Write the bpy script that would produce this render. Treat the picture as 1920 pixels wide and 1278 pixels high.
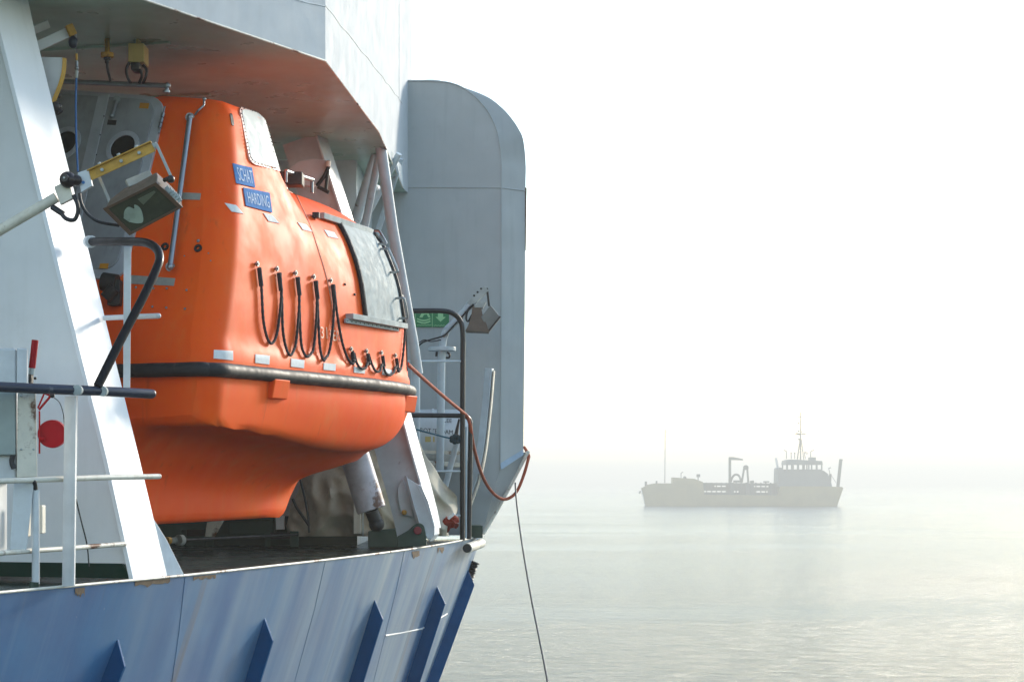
import bpy, bmesh, math, random
from mathutils import Vector as V, Matrix, noise
from mathutils.bvhtree import BVHTree

for o in list(bpy.data.objects):
    bpy.data.objects.remove(o)
SC = bpy.context.scene
COL = SC.collection
R = math.radians
random.seed(4)

# ------------------------------------------------------------------ camera
H = 8.5                 # eye height above the water
F = 3733.33             # focal length in photograph pixels (70 mm on a 36 mm sensor)
YH = 900.0              # horizon row in the photograph
cd = bpy.data.cameras.new('camera')
cd.sensor_width = 36; cd.lens = F * 36 / 1920
cd.shift_y = (YH - 639) / 1920
cd.clip_start = 0.1; cd.clip_end = 60000
cam = bpy.data.objects.new('camera', cd); COL.objects.link(cam)
cam.location = (0, 0, H); cam.rotation_euler = (R(90), 0, 0)
SC.camera = cam

# ------------------------------------------------------------------ light
SUN_AZ, SUN_EL = R(35), R(19)          # azimuth from +Y towards +X
W = bpy.data.worlds.new('World'); SC.world = W; W.use_nodes = True
nt = W.node_tree; nt.nodes.clear()
sk = nt.nodes.new('ShaderNodeTexSky'); sk.sky_type = 'NISHITA'; sk.sun_disc = False
sk.sun_elevation = SUN_EL; sk.sun_rotation = SUN_AZ
sk.air_density = 1.2; sk.dust_density = 0.3; sk.ozone_density = 1.0
bg = nt.nodes.new('ShaderNodeBackground'); bg.inputs[1].default_value = 0.15
wo = nt.nodes.new('ShaderNodeOutputWorld')
nt.links.new(sk.outputs[0], bg.inputs[0]); nt.links.new(bg.outputs[0], wo.inputs[0])
ld = bpy.data.lights.new('sun', 'SUN'); ld.energy = 2.0; ld.angle = R(9.0); ld.color = (1, .90, .76)
sun = bpy.data.objects.new('sun', ld); COL.objects.link(sun)
SUNV = V((math.sin(SUN_AZ) * math.cos(SUN_EL), math.cos(SUN_AZ) * math.cos(SUN_EL), math.sin(SUN_EL)))
sun.rotation_euler = SUNV.to_track_quat('Z', 'Y').to_euler(); sun.location = (40, 60, 60)

vs = SC.view_settings
vs.view_transform = 'Standard'; vs.look = 'None'; vs.gamma = 1; vs.exposure = 1.3; vs.use_curve_mapping = False
SC.cycles.use_denoising = True
SC.cycles.max_bounces = 8; SC.cycles.volume_bounces = 0
SC.cycles.sample_clamp_indirect = 6
SC.cycles.caustics_reflective = False; SC.cycles.caustics_refractive = False

# ------------------------------------------------------------------ places from photograph pixels
def P(px, py, Y):                      # the point at depth Y seen at (px, py)
    return V(((px - 960) / F * Y, Y, H + (YH - py) / F * Y))
def PZ(px, py, z):                     # the point at height z (relative to the eye) seen at (px, py)
    return P(px, py, z * F / (YH - py))
EYE = V((0, 0, H))
def PP(px, py, p0, n):                 # the point of the plane (p0, n) seen at (px, py)
    d = P(px, py, 1.0) - EYE
    return EYE + d * ((p0 - EYE).dot(n) / d.dot(n))

# ------------------------------------------------------------------ mesh builder
WL = {}
def linked(o, parent, base):
    COL.objects.link(o)
    if parent is not None:
        o.parent = parent; WL[o.name] = WL[parent.name]
    else:
        o.location = base; WL[o.name] = V(base)
def empty(name, base):
    o = bpy.data.objects.new(name, None); o.empty_display_size = .3
    linked(o, None, V(base)); return o
def tag(o, label=None, cat=None, group=None, kind=None):
    if label: o['label'] = label
    if cat: o['category'] = cat
    if group: o['group'] = group
    if kind: o['kind'] = kind
    return o
def thing(name, base, label, cat, group=None):
    return tag(empty(name, base), label, cat, group)

def frame_of(t):
    t = t.normalized()
    u = V((0, 0, 1)) if abs(t.z) < .9 else V((0, 1, 0))
    a = t.cross(u).normalized(); b = a.cross(t).normalized()
    return a, b
def smooth_path(pts, n=6):             # Catmull-Rom through the points
    pts = [V(p) for p in pts]
    if len(pts) < 3: return pts
    q = [2 * pts[0] - pts[1]] + pts + [2 * pts[-1] - pts[-2]]
    out = []
    for i in range(1, len(q) - 2):
        a, b, c, d = q[i - 1:i + 3]
        for k in range(n):
            t = k / n
            out.append(.5 * ((2 * b) + (c - a) * t + (2 * a - 5 * b + 4 * c - d) * t * t + (3 * b - a - 3 * c + d) * t ** 3))
    out.append(pts[-1]); return out

class MB:
    def __init__(s): s.v = []; s.f = []
    def add(s, vs, fs):
        k = len(s.v); s.v += [V(p) for p in vs]; s.f += [tuple(i + k for i in f) for f in fs]; return s
    def hexa(s, p):                    # 4 bottom points, 4 top points
        return s.add(p, [(3, 2, 1, 0), (4, 5, 6, 7), (0, 1, 5, 4), (1, 2, 6, 5), (2, 3, 7, 6), (3, 0, 4, 7)])
    def box(s, c, x, y, z):            # centre and three half-axis vectors
        c, x, y, z = V(c), V(x), V(y), V(z)
        q = [(-1, -1), (1, -1), (1, 1), (-1, 1)]
        return s.hexa([c + x * a + y * b - z for a, b in q] + [c + x * a + y * b + z for a, b in q])
    def abox(s, lo, hi):
        lo, hi = V(lo), V(hi); c = (lo + hi) / 2; h = (hi - lo) / 2
        return s.box(c, (h.x, 0, 0), (0, h.y, 0), (0, 0, h.z))
    def prism(s, poly, off):           # polygon swept by a vector
        poly = [V(p) for p in poly]; off = V(off); n = len(poly)
        nn = V((0, 0, 0))
        for i in range(n): nn += poly[i].cross(poly[(i + 1) % n])
        if nn.dot(off) > 0: poly.reverse()
        return s.add(poly + [p + off for p in poly],
                     [tuple(range(n)), tuple(range(2 * n - 1, n - 1, -1))] + [((i + 1) % n, i, i + n, (i + 1) % n + n) for i in range(n)])
    def loft(s, rings, closed=True, cap=True):
        m = len(rings[0]); vs = [p for r in rings for p in r]; fs = []
        for i in range(len(rings) - 1):
            for j in range(m if closed else m - 1):
                k = (j + 1) % m
                fs.append((i * m + j, i * m + k, (i + 1) * m + k, (i + 1) * m + j))
        if cap:
            fs.append(tuple(range(m - 1, -1, -1))); fs.append(tuple((len(rings) - 1) * m + j for j in range(m)))
        return s.add(vs, fs)
    def tube(s, pts, r, n=10, cap=True, flat=None):
        pts = [V(p) for p in pts]; rings = []; a = None
        for i, p in enumerate(pts):
            t = (pts[min(i + 1, len(pts) - 1)] - pts[max(i - 1, 0)]).normalized()
            if a is None: a, b = frame_of(t)
            else:
                a = (a - t * a.dot(t))
                a = a.normalized() if a.length > 1e-6 else frame_of(t)[0]
                b = a.cross(t).normalized()
            rr = r[i] if isinstance(r, (list, tuple)) else r
            rings.append([p + (a * math.cos(2 * math.pi * k / n) + b * math.sin(2 * math.pi * k / n)) * rr for k in range(n)])
        return s.loft(rings, True, cap)
    def rod(s, a, b, r, r2=None, n=14): return s.tube([a, b], [r, r if r2 is None else r2], n)
    def ball(s, c, r, nu=12, nv=8, sc=(1, 1, 1)):
        c = V(c); rings = []
        for i in range(1, nv):
            t = math.pi * i / nv
            rings.append([c + V((math.sin(t) * math.cos(2 * math.pi * k / nu) * sc[0], math.sin(t) * math.sin(2 * math.pi * k / nu) * sc[1], math.cos(t) * sc[2])) * r for k in range(nu)])
        return s.loft(rings)
    def beam(s, a, b, w, h, up=V((0, 0, 1))):   # bar from a to b, w across, h along up
        a, b = V(a), V(b); t = (b - a).normalized(); x = t.cross(V(up)).normalized(); z = x.cross(t).normalized()
        q = [(-1, -1), (1, -1), (1, 1), (-1, 1)]
        return s.hexa([a + x * (w / 2 * i) + z * (h / 2 * j) for i, j in q] + [b + x * (w / 2 * i) + z * (h / 2 * j) for i, j in q])
    def ring(s, c, nrm, r0, r1, t, n=28):       # flat ring
        a, b = frame_of(V(nrm)); nn = V(nrm).normalized(); c = V(c)
        rings = []
        for rr, h in ((r0, 0), (r1, 0), (r1, t), (r0, t)):
            rings.append([c + nn * h + (a * math.cos(2 * math.pi * k / n) + b * math.sin(2 * math.pi * k / n)) * rr for k in range(n)])
        return s.loft(rings + [rings[0]], True, False)
    def build(s, name, m, parent=None, base=None, bevel=0, seg=2, angle=35, sub=0, flip=False):
        if parent is not None: b = WL[parent.name]
        elif base is not None: b = V(base)
        else:
            lo = V([min(p[i] for p in s.v) for i in range(3)]); hi = V([max(p[i] for p in s.v) for i in range(3)])
            b = V(((lo.x + hi.x) / 2, (lo.y + hi.y) / 2, lo.z))
        me = bpy.data.meshes.new(name)
        me.from_pydata([p - b for p in s.v], [], s.f)
        bm = bmesh.new(); bm.from_mesh(me)
        bmesh.ops.recalc_face_normals(bm, faces=bm.faces)
        if flip: bmesh.ops.reverse_faces(bm, faces=bm.faces)
        bm.to_mesh(me); bm.free()
        me.polygons.foreach_set('use_smooth', [True] * len(me.polygons))
        me.set_sharp_from_angle(angle=R(angle))
        if m: me.materials.append(m)
        o = bpy.data.objects.new(name, me); linked(o, parent, b)
        if bevel:
            md = o.modifiers.new('bevel', 'BEVEL'); md.width = bevel; md.segments = seg; md.limit_method = 'ANGLE'; md.angle_limit = R(30); md.harden_normals = True
        if sub:
            md = o.modifiers.new('sub', 'SUBSURF'); md.levels = sub; md.render_levels = sub
        return o

# ------------------------------------------------------------------ materials
def lin(r, g, b):
    f = lambda c: c / 12.92 if c <= .04045 else ((c + .055) / 1.055) ** 2.4
    return (f(r / 255), f(g / 255), f(b / 255), 1)
class NT:
    def __init__(s, name):
        s.m = bpy.data.materials.new(name); s.m.use_nodes = True; s.t = s.m.node_tree
        s.b = s.t.nodes['Principled BSDF']; s.tc = s.n('ShaderNodeTexCoord')
    def n(s, t, **k):
        x = s.t.nodes.new(t)
        for a, v in k.items(): setattr(x, a, v)
        return x
    def l(s, a, b): s.t.links.new(a, b)
    def map(s, sc):
        x = s.n('ShaderNodeMapping'); x.inputs['Scale'].default_value = sc; s.l(s.tc.outputs['Object'], x.inputs[0]); return x.outputs[0]
    def noise(s, sc, detail=4, rough=.55, vec=(1, 1, 1), dist=0):
        x = s.n('ShaderNodeTexNoise'); x.inputs['Scale'].default_value = sc; x.inputs['Detail'].default_value = detail
        x.inputs['Roughness'].default_value = rough; x.inputs['Distortion'].default_value = dist
        s.l(s.map(vec), x.inputs['Vector']); return x.outputs['Fac']
    def ramp(s, fac, a, b, lo=0., hi=1.):
        x = s.n('ShaderNodeMapRange'); x.interpolation_type = 'SMOOTHSTEP'
        for i, v in zip((1, 2, 3, 4), (a, b, lo, hi)): x.inputs[i].default_value = v
        s.l(fac, x.inputs[0]); return x.outputs[0]
    def mix(s, fac, a, b):
        x = s.n('ShaderNodeMix', data_type='RGBA')
        for i, v in ((0, fac), (6, a), (7, b)):
            if hasattr(v, 'is_linked') or hasattr(v, 'links'): s.l(v, x.inputs[i])
            else: x.inputs[i].default_value = v
        return x.outputs[2]
    def mul(s, a, b, op='MULTIPLY'):
        x = s.n('ShaderNodeMath', operation=op)
        for i, v in ((0, a), (1, b)):
            if hasattr(v, 'links'): s.l(v, x.inputs[i])
            else: x.inputs[i].default_value = v
        return x.outputs[0]
    def bump(s, h, strength=.3, dist=.01, prev=None):
        x = s.n('ShaderNodeBump'); x.inputs['Strength'].default_value = strength; x.inputs['Distance'].default_value = dist
        s.l(h, x.inputs['Height'])
        if prev: s.l(prev, x.inputs['Normal'])
        return x.outputs[0]
    def set(s, **k):
        for a, v in k.items():
            i = s.b.inputs[a.replace('_', ' ')]
            if hasattr(v, 'links'): s.l(v, i)
            else: i.default_value = v
        return s

RUST = lin(118, 66, 28)
def paint(name, rgb, rough=.4, metal=0, mott=.12, msc=3., dirt=None, dirt_amt=.35, streak=.0, rust=.0, bump=.15, bsc=40., wave=0., spec=.5, coat=0.):
    t = NT(name); base = lin(*rgb)
    dk = tuple(c * (1 - mott) for c in base[:3]) + (1,); lt = tuple(min(1, c * (1 + mott)) for c in base[:3]) + (1,)
    c = t.mix(t.ramp(t.noise(msc, 6, .6), .3, .7), dk, lt)
    d = lin(*dirt) if dirt else tuple(x * .55 for x in base[:3]) + (1,)
    if dirt_amt: c = t.mix(t.ramp(t.noise(msc * 2.3, 8, .7, (1, 1, .8)), .55, .8, 0, dirt_amt), c, d)
    if streak: c = t.mix(t.ramp(t.noise(9, 5, .6, (1, 1, .06)), .5, .75, 0, streak), c, d)
    rr = rough
    if rust:
        k = t.ramp(t.mul(t.noise(5, 8, .75), t.noise(1.3, 3, .5)), .36 - rust * .12, .44 - rust * .12)
        c = t.mix(k, c, t.mix(t.noise(30, 4), RUST, lin(60, 32, 18)))
    t.set(Base_Color=c, Metallic=metal, Specular_IOR_Level=spec)
    t.set(Roughness=t.ramp(t.noise(msc * 1.7, 5), .25, .75, max(.05, rough - .1), min(1, rough + .12)))
    nrm = None
    if wave: nrm = t.bump(t.noise(1.6, 2, .4), wave, .05)
    if bump: nrm = t.bump(t.noise(bsc, 5, .6), bump, .004, nrm)
    if nrm: t.set(Normal=nrm)
    if coat: t.set(Coat_Weight=coat, Coat_Roughness=.12)
    return t.m

M = {}
M['white'] = paint('white_paint', (208, 212, 214), .45, dirt=(168, 160, 142), dirt_amt=.22, streak=.2, rust=.0, wave=.25, spec=.4)
M['bulwark'] = paint('bulwark_paint', (201, 205, 208), .75, mott=.04, dirt=(170, 168, 160), dirt_amt=.2, streak=.12, wave=.15, spec=.08)
M['stained'] = paint('stained_white', (220, 214, 198), .5, dirt=(176, 128, 66), dirt_amt=.75, streak=.7, rust=1.05, msc=5)
M['bright'] = paint('skylit_white', (240, 241, 242), .5, mott=.03, dirt=(200, 200, 196), dirt_amt=.2, streak=.12)  # brighter white for the near davit, its sky light put into the colour
M['white_clean'] = paint('white_clean', (212, 216, 218), .45, dirt=(175, 170, 155), dirt_amt=.2)
M['white_rusty'] = paint('white_rusty', (222, 218, 205), .5, dirt=(168, 140, 96), dirt_amt=.55, streak=.3, rust=.45, spec=.4)
M['soffit'] = paint('soffit_paint', (172, 198, 180), .34, dirt=(140, 152, 128), dirt_amt=.25, streak=0, wave=.5, msc=1.2)
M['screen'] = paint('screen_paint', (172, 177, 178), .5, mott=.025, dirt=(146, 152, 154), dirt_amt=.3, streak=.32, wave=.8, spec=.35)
M['rail_black'] = paint('black_paint', (10, 11, 14), .4, dirt=(40, 42, 44), dirt_amt=.2)
M['rail_blue'] = paint('worn_blue_pipe', (24, 36, 58), .35, dirt=(120, 130, 140), dirt_amt=.7, msc=5)
M['green_deck'] = paint('deck_green', (18, 38, 30), .24, dirt=(48, 26, 18), dirt_amt=.8, msc=1.2, bump=.3)
M['green'] = paint('dark_green', (20, 58, 46), .4, dirt=(40, 40, 34), dirt_amt=.5)
M['steel'] = paint('brushed_steel', (150, 155, 158), .38, metal=.85, dirt=(95, 90, 82), dirt_amt=.4)
M['galv'] = paint('galvanised', (172, 179, 177), .75, spec=.15, metal=0, mott=.15, msc=9, dirt=(150, 152, 146), dirt_amt=.5)
M['rubber'] = paint('rubber', (26, 27, 30), .6, dirt=(120, 112, 96), dirt_amt=.5, msc=6, bump=.5)
M['rope'] = paint('dark_rope', (44, 40, 44), .85, dirt=(90, 84, 78), dirt_amt=.5, msc=20, bump=.8, bsc=150)
M['cable'] = paint('black_cable', (22, 24, 30), .45, dirt_amt=.1)
M['dark'] = paint('dark_metal', (34, 32, 30), .5, dirt=(84, 60, 40), dirt_amt=.6, msc=8)
M['bronze'] = paint('weathered_housing', (98, 82, 66), .5, dirt=(60, 44, 30), dirt_amt=.7, msc=10)
M['rust'] = paint('rusty_yellow', (196, 150, 62), .7, dirt=(120, 66, 24), dirt_amt=.95, msc=12, rust=.5, bump=.5)
M['red'] = paint('red_paint', (160, 2, 24), .5, spec=.2, dirt=(110, 10, 24), dirt_amt=.3)
M['door'] = paint('grey_door', (150, 153, 155), .4, dirt=(86, 84, 80), dirt_amt=.4, streak=.3, msc=4)
M['door_frame'] = paint('grey_door_frame', (176, 180, 184), .38, dirt=(100, 98, 94), dirt_amt=.3)
M['black_glass'] = paint('dark_glass', (10, 9, 10), .08, mott=0, dirt_amt=0, bump=0)
M['tape'] = paint('reflective_tape', (226, 228, 226), .75, spec=.1, mott=.06, msc=20, dirt=(170, 165, 150), dirt_amt=.4)
M['tape_grey'] = paint('grey_tape', (158, 156, 146), .45, mott=.1, msc=20)
M['plate_blue'] = paint('blue_plate', (92, 136, 190), .85, spec=.05, mott=.12, msc=25, dirt=(150, 175, 210), dirt_amt=.5)
M['letter'] = paint('pale_letter', (206, 218, 232), .85, spec=.05, mott=.05, dirt_amt=.15)
M['letter_dark'] = paint('black_letter', (28, 30, 32), .5, mott=.05, dirt_amt=0)
M['sticker'] = paint('orange_sticker', (206, 140, 30), .5, mott=.1)
M['blind'] = paint('window_blind', (206, 210, 206), .6, spec=.15, mott=.04, msc=6, dirt=(200, 196, 186), dirt_amt=.2)
M['window_frame'] = paint('window_frame', (226, 190, 180), .45, mott=.15, msc=18, dirt=(150, 90, 80), dirt_amt=.5)
M['canvas'] = paint('canvas', (184, 176, 158), .9, mott=.2, msc=2.5, dirt=(84, 74, 62), dirt_amt=.7, bump=.5, bsc=60)
M['cord_orange'] = paint('orange_cord', (168, 78, 48), .8, dirt=(110, 50, 34), dirt_amt=.5, msc=14, bump=.7, bsc=180)
M['cord_blue'] = paint('blue_cord', (58, 104, 158), .8, dirt=(40, 60, 90), dirt_amt=.5, msc=30, bump=.6, bsc=150)
M['teal'] = paint('teal_cord', (10, 82, 104), .8)
M['cream'] = paint('cream_paint', (222, 214, 196), .45, dirt=(176, 142, 92), dirt_amt=.6, rust=.5, msc=7)
M['yellow_box'] = paint('yellow_box', (206, 182, 110), .5, dirt=(150, 120, 66), dirt_amt=.4)
M['lamp_glass'] = paint('lamp_glass', (62, 62, 46), .12, mott=.3, msc=6, dirt=(30, 28, 20), dirt_amt=.5, bump=0)
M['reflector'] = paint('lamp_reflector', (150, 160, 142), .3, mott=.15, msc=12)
M['cabinet_panel'] = paint('cabinet_panel', (150, 162, 158), .45, dirt=(120, 126, 118), dirt_amt=.5)
M['strut'] = paint('strut_paint', (188, 200, 206), .4, dirt=(150, 140, 140), dirt_amt=.3, rust=.15)
M['lilac'] = paint('davit_paint', (200, 208, 210), .42, dirt=(166, 150, 150), dirt_amt=.35, rust=.2)
M['sign_green'] = paint('sign_green', (0, 122, 70), .4, mott=.06)
M['sign_pale'] = paint('sign_pale', (150, 206, 150), .5, mott=.06)

# orange glass-fibre, chalky with age
def orange():
    t = NT('orange_gelcoat')
    c = t.mix(t.ramp(t.noise(1.4, 6, .6), .3, .7), lin(250, 82, 0), lin(254, 96, 0))
    c = t.mix(t.ramp(t.noise(7, 6, .65, (1, 1, .12)), .45, .8, 0, .28), c, lin(232, 120, 56))
    c = t.mix(t.ramp(t.noise(2.2, 5, .6), .52, .72, 0, .3), c, lin(238, 124, 62))
    c = t.mix(t.ramp(t.noise(11, 6, .6, (1, 1, .05)), .6, .78, 0, .35), c, lin(150, 66, 26))
    c = t.mix(t.ramp(t.noise(26, 8, .8), .63, .72, 0, .5), c, lin(230, 160, 130))
    c = t.mix(t.ramp(t.noise(60, 3, .5), .74, .78, 0, .7), c, lin(70, 40, 26))
    t.set(Base_Color=c, Roughness=t.ramp(t.noise(3, 5), .3, .7, .5, .64), Specular_IOR_Level=.16)
    t.set(Normal=t.bump(t.noise(90, 4), .12, .002, t.bump(t.noise(1.2, 2), .12, .04)))
    return t.m
M['orange'] = orange()
def hullpaint():
    t = NT('hull_blue')
    # streak coordinates run along the side and straight down the plating
    sp = t.n('ShaderNodeSeparateXYZ'); t.l(t.tc.outputs['Object'], sp.inputs[0])
    u = t.mul(sp.outputs['Y'], t.mul(sp.outputs['Z'], .10), 'ADD')
    def streak(sc, zs, det=5, off=0.):
        cb_ = t.n('ShaderNodeCombineXYZ'); t.l(u, cb_.inputs[0]); t.l(t.mul(sp.outputs['Z'], zs), cb_.inputs[1]); cb_.inputs[2].default_value = off
        x = t.n('ShaderNodeTexNoise'); x.inputs['Scale'].default_value = sc; x.inputs['Detail'].default_value = det; x.inputs['Roughness'].default_value = .6
        t.l(cb_.outputs[0], x.inputs['Vector']); return x.outputs['Fac']
    c = t.mix(t.ramp(t.noise(1.1, 6, .6), .3, .7), lin(0, 84, 142), lin(14, 104, 158))
    st = streak(1.5, .10, 4); far = t.ramp(sp.outputs['X'], 2.4, 5.1, .08, .95)  # pale streaks; their growth toward the far end paints in reflected sky
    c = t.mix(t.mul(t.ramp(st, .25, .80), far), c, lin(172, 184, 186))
    c = t.mix(t.ramp(streak(6, .05, 6, 4.), .48, .85, 0, .35), c, lin(120, 150, 174))
    c = t.mix(t.ramp(streak(9, .04, 5, 9.), .60, .72, 0, .4), c, lin(72, 78, 76))
    c = t.mix(t.ramp(streak(3, .06, 4, 15.), .62, .70, 0, .35), c, lin(120, 104, 84))
    c = t.mix(t.ramp(t.noise(9, 8, .75), .67, .73, 0, .5), c, lin(196, 198, 190))
    c = t.mix(t.ramp(t.noise(34, 3, .6), .73, .77, 0, .8), c, lin(52, 50, 52))
    t.set(Base_Color=c, Roughness=t.ramp(st, .3, .7, .34, .5), Coat_Weight=.3, Coat_Roughness=.25)
    t.set(Normal=t.bump(t.noise(60, 4), .12, .003, t.bump(streak(1.4, .35, 2, 3.), .40, .05)))
    return t.m
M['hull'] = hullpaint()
M['rib_blue'] = paint('rib_blue', (0, 80, 128), .6, spec=.2, dirt=(20, 70, 110), dirt_amt=.4)
def sea():
    t = NT('sea_water')
    big = t.noise(.012, 3, .5, (.5, 1.4, 1))
    a = t.noise(.16, 5, .6, (.45, 1.1, 1), .4)
    b = t.noise(.8, 7, .7, (.6, 1.0, 1), .5)
    amp = t.ramp(big, .35, .65, .55, 1.2)
    c = t.noise(2.1, 4, .65, (.6, 1.0, 1), .4)
    h = t.mul(t.mul(t.mul(a, .55), t.mul(b, .6), 'ADD'), t.mul(c, .30), 'ADD')
    t.set(Base_Color=(.03, .065, .065, 1), Roughness=.14, IOR=1.33)
    x = t.n('ShaderNodeBump'); x.inputs['Distance'].default_value = .8
    t.l(amp, x.inputs['Strength']); t.l(h, x.inputs['Height'])
    t.set(Normal=x.outputs[0])
    return t.m
M['sea'] = sea()
M['foam'] = paint('foam', (226, 230, 228), .7, mott=.1, msc=.5)
M['rust_stain'] = paint('rust_stain', (116, 98, 78), .8, mott=.3, msc=18, dirt=(84, 50, 26), dirt_amt=.9, bump=.5)
# ------------------------------------------------------------------ sea and air
def disc(name, m, r, z, rings=(0, 60, 200, 600, 2000, 6000)):
    mb = MB(); n = 64; vs = [V((0, 0, z))]; fs = []
    for rr in rings[1:]:
        vs += [V((rr * math.cos(2 * math.pi * k / n), rr * math.sin(2 * math.pi * k / n), z)) for k in range(n)]
    for k in range(n): fs.append((0, 1 + k, 1 + (k + 1) % n))
    for i in range(len(rings) - 2):
        for k in range(n):
            a, b = 1 + i * n, 1 + (i + 1) * n; j = (k + 1) % n
            fs.append((a + k, b + k, b + j, a + j))
    mb.add(vs, fs)
    return mb.build(name, m, base=(0, 0, z))
tag(disc('sea', M['sea'], 0, 0), kind='structure')
def water(px, py): return PZ(px, py, -H)
for pts, w_, h_ in ((((700, 978), (960, 982), (1250, 984), (1500, 987), (1750, 993), (2100, 1003)), 1.6, .10), (((700, 997), (960, 998), (1300, 999), (1600, 1003), (2100, 1012)), 2.6, .09)):
    q = smooth_path([water(x, y) for x, y in pts], 14); mb = MB()
    mb.loft([[p + V((0, w_ * a, h_ * b * (.7 + .6 * noise.noise(V((p.x * .05, a * .3, 0)))) + .004)) for a, b in ((-1.6, -.05), (-.8, .35), (-.2, .95), (.2, 1), (.8, .4), (1.8, -.05))] for p in q], False, False)
    tag(mb.build('wake_wave', M['sea'], base=(0, q[0].y, 0), angle=180), kind='structure')
wk = MB(); q = smooth_path([water(x, y) for x, y in ((1566, 948), (1650, 946.4), (1780, 945.6), (1920, 945.2), (2150, 944.6))], 10)
wk.loft([[p + V((0, -1.5 - 2.5 * i / len(q), .03)), p + V((0, 1.5 + 2.5 * i / len(q), .03))] for i, p in enumerate(q)], False, False)
tag(wk.build('wake_foam', M['foam'], base=(0, q[0].y, 0)), kind='stuff')
hz = MB().abox((-6500, -6500, -1), (6500, 6500, 46)).build('haze', None, base=(0, 0, -1))
tag(hz, kind='stuff')
hm = bpy.data.materials.new('haze_air'); hm.use_nodes = True; hm.node_tree.nodes.clear()
pv = hm.node_tree.nodes.new('ShaderNodeVolumePrincipled'); ho = hm.node_tree.nodes.new('ShaderNodeOutputMaterial')
pv.inputs['Color'].default_value = (.95, .925, .875, 1); pv.inputs['Density'].default_value = .0012; pv.inputs['Anisotropy'].default_value = .20
hm.node_tree.links.new(pv.outputs[0], ho.inputs['Volume']); hz.data.materials.append(hm)

# ------------------------------------------------------------------ the near ship
ZD, ZS = -.70, 3.60            # deck and soffit heights relative to the eye
def z_(v): return H + v
ship = thing('working_ship', (-6, 18, 0), 'blue hulled white ship close by on the left, carrying the orange lifeboat', 'ship')
EDGE = [PZ(x, y, ZD) for x, y in ((-600, 1165.7), (-200, 1128.5), (0, 1110), (180, 1093.3), (345, 1078), (480, 1063.5), (610, 1049), (740, 1033), (820, 1021), (868, 1012), (903, 1003))]
EDGE += [V((-.50, 26.6, z_(ZD))), V((-.95, 28.2, z_(ZD))), V((-1.8, 29.6, z_(ZD))), V((-3.2, 30.6, z_(ZD)))]
EDGE = smooth_path(EDGE, 5)
def edge_n(i):
    t = EDGE[min(i + 1, len(EDGE) - 1)] - EDGE[max(i - 1, 0)]; t.z = 0; t.normalize(); return V((t.y, -t.x, 0))
def hull_pt(i, d):             # d metres down from the deck edge
    f = .34 * min(d, 3.2) + .10 * max(0, d - 3.2)
    return EDGE[i] - edge_n(i) * f - V((0, 0, d))
hm_ = MB(); rings = []
for d in (0, .25, .6, 1.0, 1.5, 2.1, 2.7, 3.2, 4.2, 5.5, 7.0, 8.6):
    rings.append([hull_pt(i, d) for i in range(len(EDGE))])
hm_.loft(rings, False, False)
# far side of the hull, closing it
rings2 = [[V((-9.5, EDGE[0].y - 4, r[0].z)) for r in ()] for r in ()]
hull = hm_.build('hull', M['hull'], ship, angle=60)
far = MB(); n_ = len(rings[0])
far.loft([[rings[0][-1], V((-9.5, 27, z_(ZD))), V((-11.5, 4, z_(ZD))), rings[0][0]], [rings[-1][-1], V((-8, 26, -.1)), V((-10.5, 4, -.1)), rings[-1][0]]], False, False)
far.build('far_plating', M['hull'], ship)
dk = MB().add([p + V((0, 0, -.03)) - edge_n(i) * .01 for i, p in enumerate(EDGE)] + [V((-9.5, 27, z_(ZD) - .03)), V((-11.5, 4, z_(ZD) - .03))], [tuple(range(len(EDGE) + 2))])
dk.build('deck', M['green_deck'], ship)
MB().tube([p + V((0, 0, .0)) for p in EDGE], .010, 8).build('deck_edge_bar', M['white_rusty'], ship)
# stiffening blades that run down the hull
def hull_hit(px, py):
    bv = BVHTree.FromPolygons([tuple(p) for p in hm_.v], hm_.f)
    d = (P(px, py, 1.0) - EYE).normalized(); r = bv.ray_cast(EYE, d)
    return r[0]
def rib(tip, bot, wid):
    a = hull_hit(*tip); b = hull_hit(*bot)
    # nearest hull index for the outward normal
    i = min(range(len(EDGE)), key=lambda k: (EDGE[k].xy - a.xy).length)
    n = edge_n(i); n = (n + V((0, 0, -.34))).normalized(); dn = (b - a).normalized(); al = dn.cross(n).normalized()
    b = a + dn * 3.4
    th = .03
    def at(t, o): return a + dn * t + n * o
    prof = [at(-.02, -.02), at(.16, wid), at(3.4, wid), at(3.4, -.05)]
    return MB().prism([p - al * th / 2 for p in prof], al * th)
for k, (tip, bot, w) in enumerate((((222, 1197), (190, 1278), .13), ((497, 1157), (460, 1278), .13), ((703, 1123), (655, 1278), .14), ((820, 1098), (762, 1278), .15), ((878, 1068), (806, 1262), .14))):
    rib(tip, bot, w).build('hull_rib', M['rib_blue'], ship, bevel=.006)
# short rubbing strip between the last ribs
MB().tube([hull_hit(x, y) for x, y in ((722, 1191), (790, 1178), (838, 1150))], .012, 8).build('rubbing_strip', M['white'], ship)
# welded plate seams
for pts in (((758, 1032), (744, 1100), (700, 1278)), ((347, 1080), (336, 1180), (322, 1278)), ((610, 1050), (590, 1140), (552, 1278))):
    MB().tube([hull_hit(x, y) for x, y in pts], .0035, 6).build('weld_seam', M['hull'], ship)
# matting along the far shoulder of the hull
i0 = min(range(len(EDGE)), key=lambda k: abs(EDGE[k].y - 25.9))
fp = smooth_path([P(889, 1052, 25.2), P(872, 1105, 25.2), P(848, 1180, 25.2), P(812, 1278, 25.2), P(770, 1400, 25.2), P(720, 1560, 25.2)], 26)
rr = [.055 + .02 * noise.noise(p * 9) + .018 * math.sin(i * 2.4) for i, p in enumerate(fp)]
MB().tube([p + V((noise.noise(p * 12) * .015, 0, 0)) for p in fp], rr, 12).build('rubber_matting', M['rubber'], ship)
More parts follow.
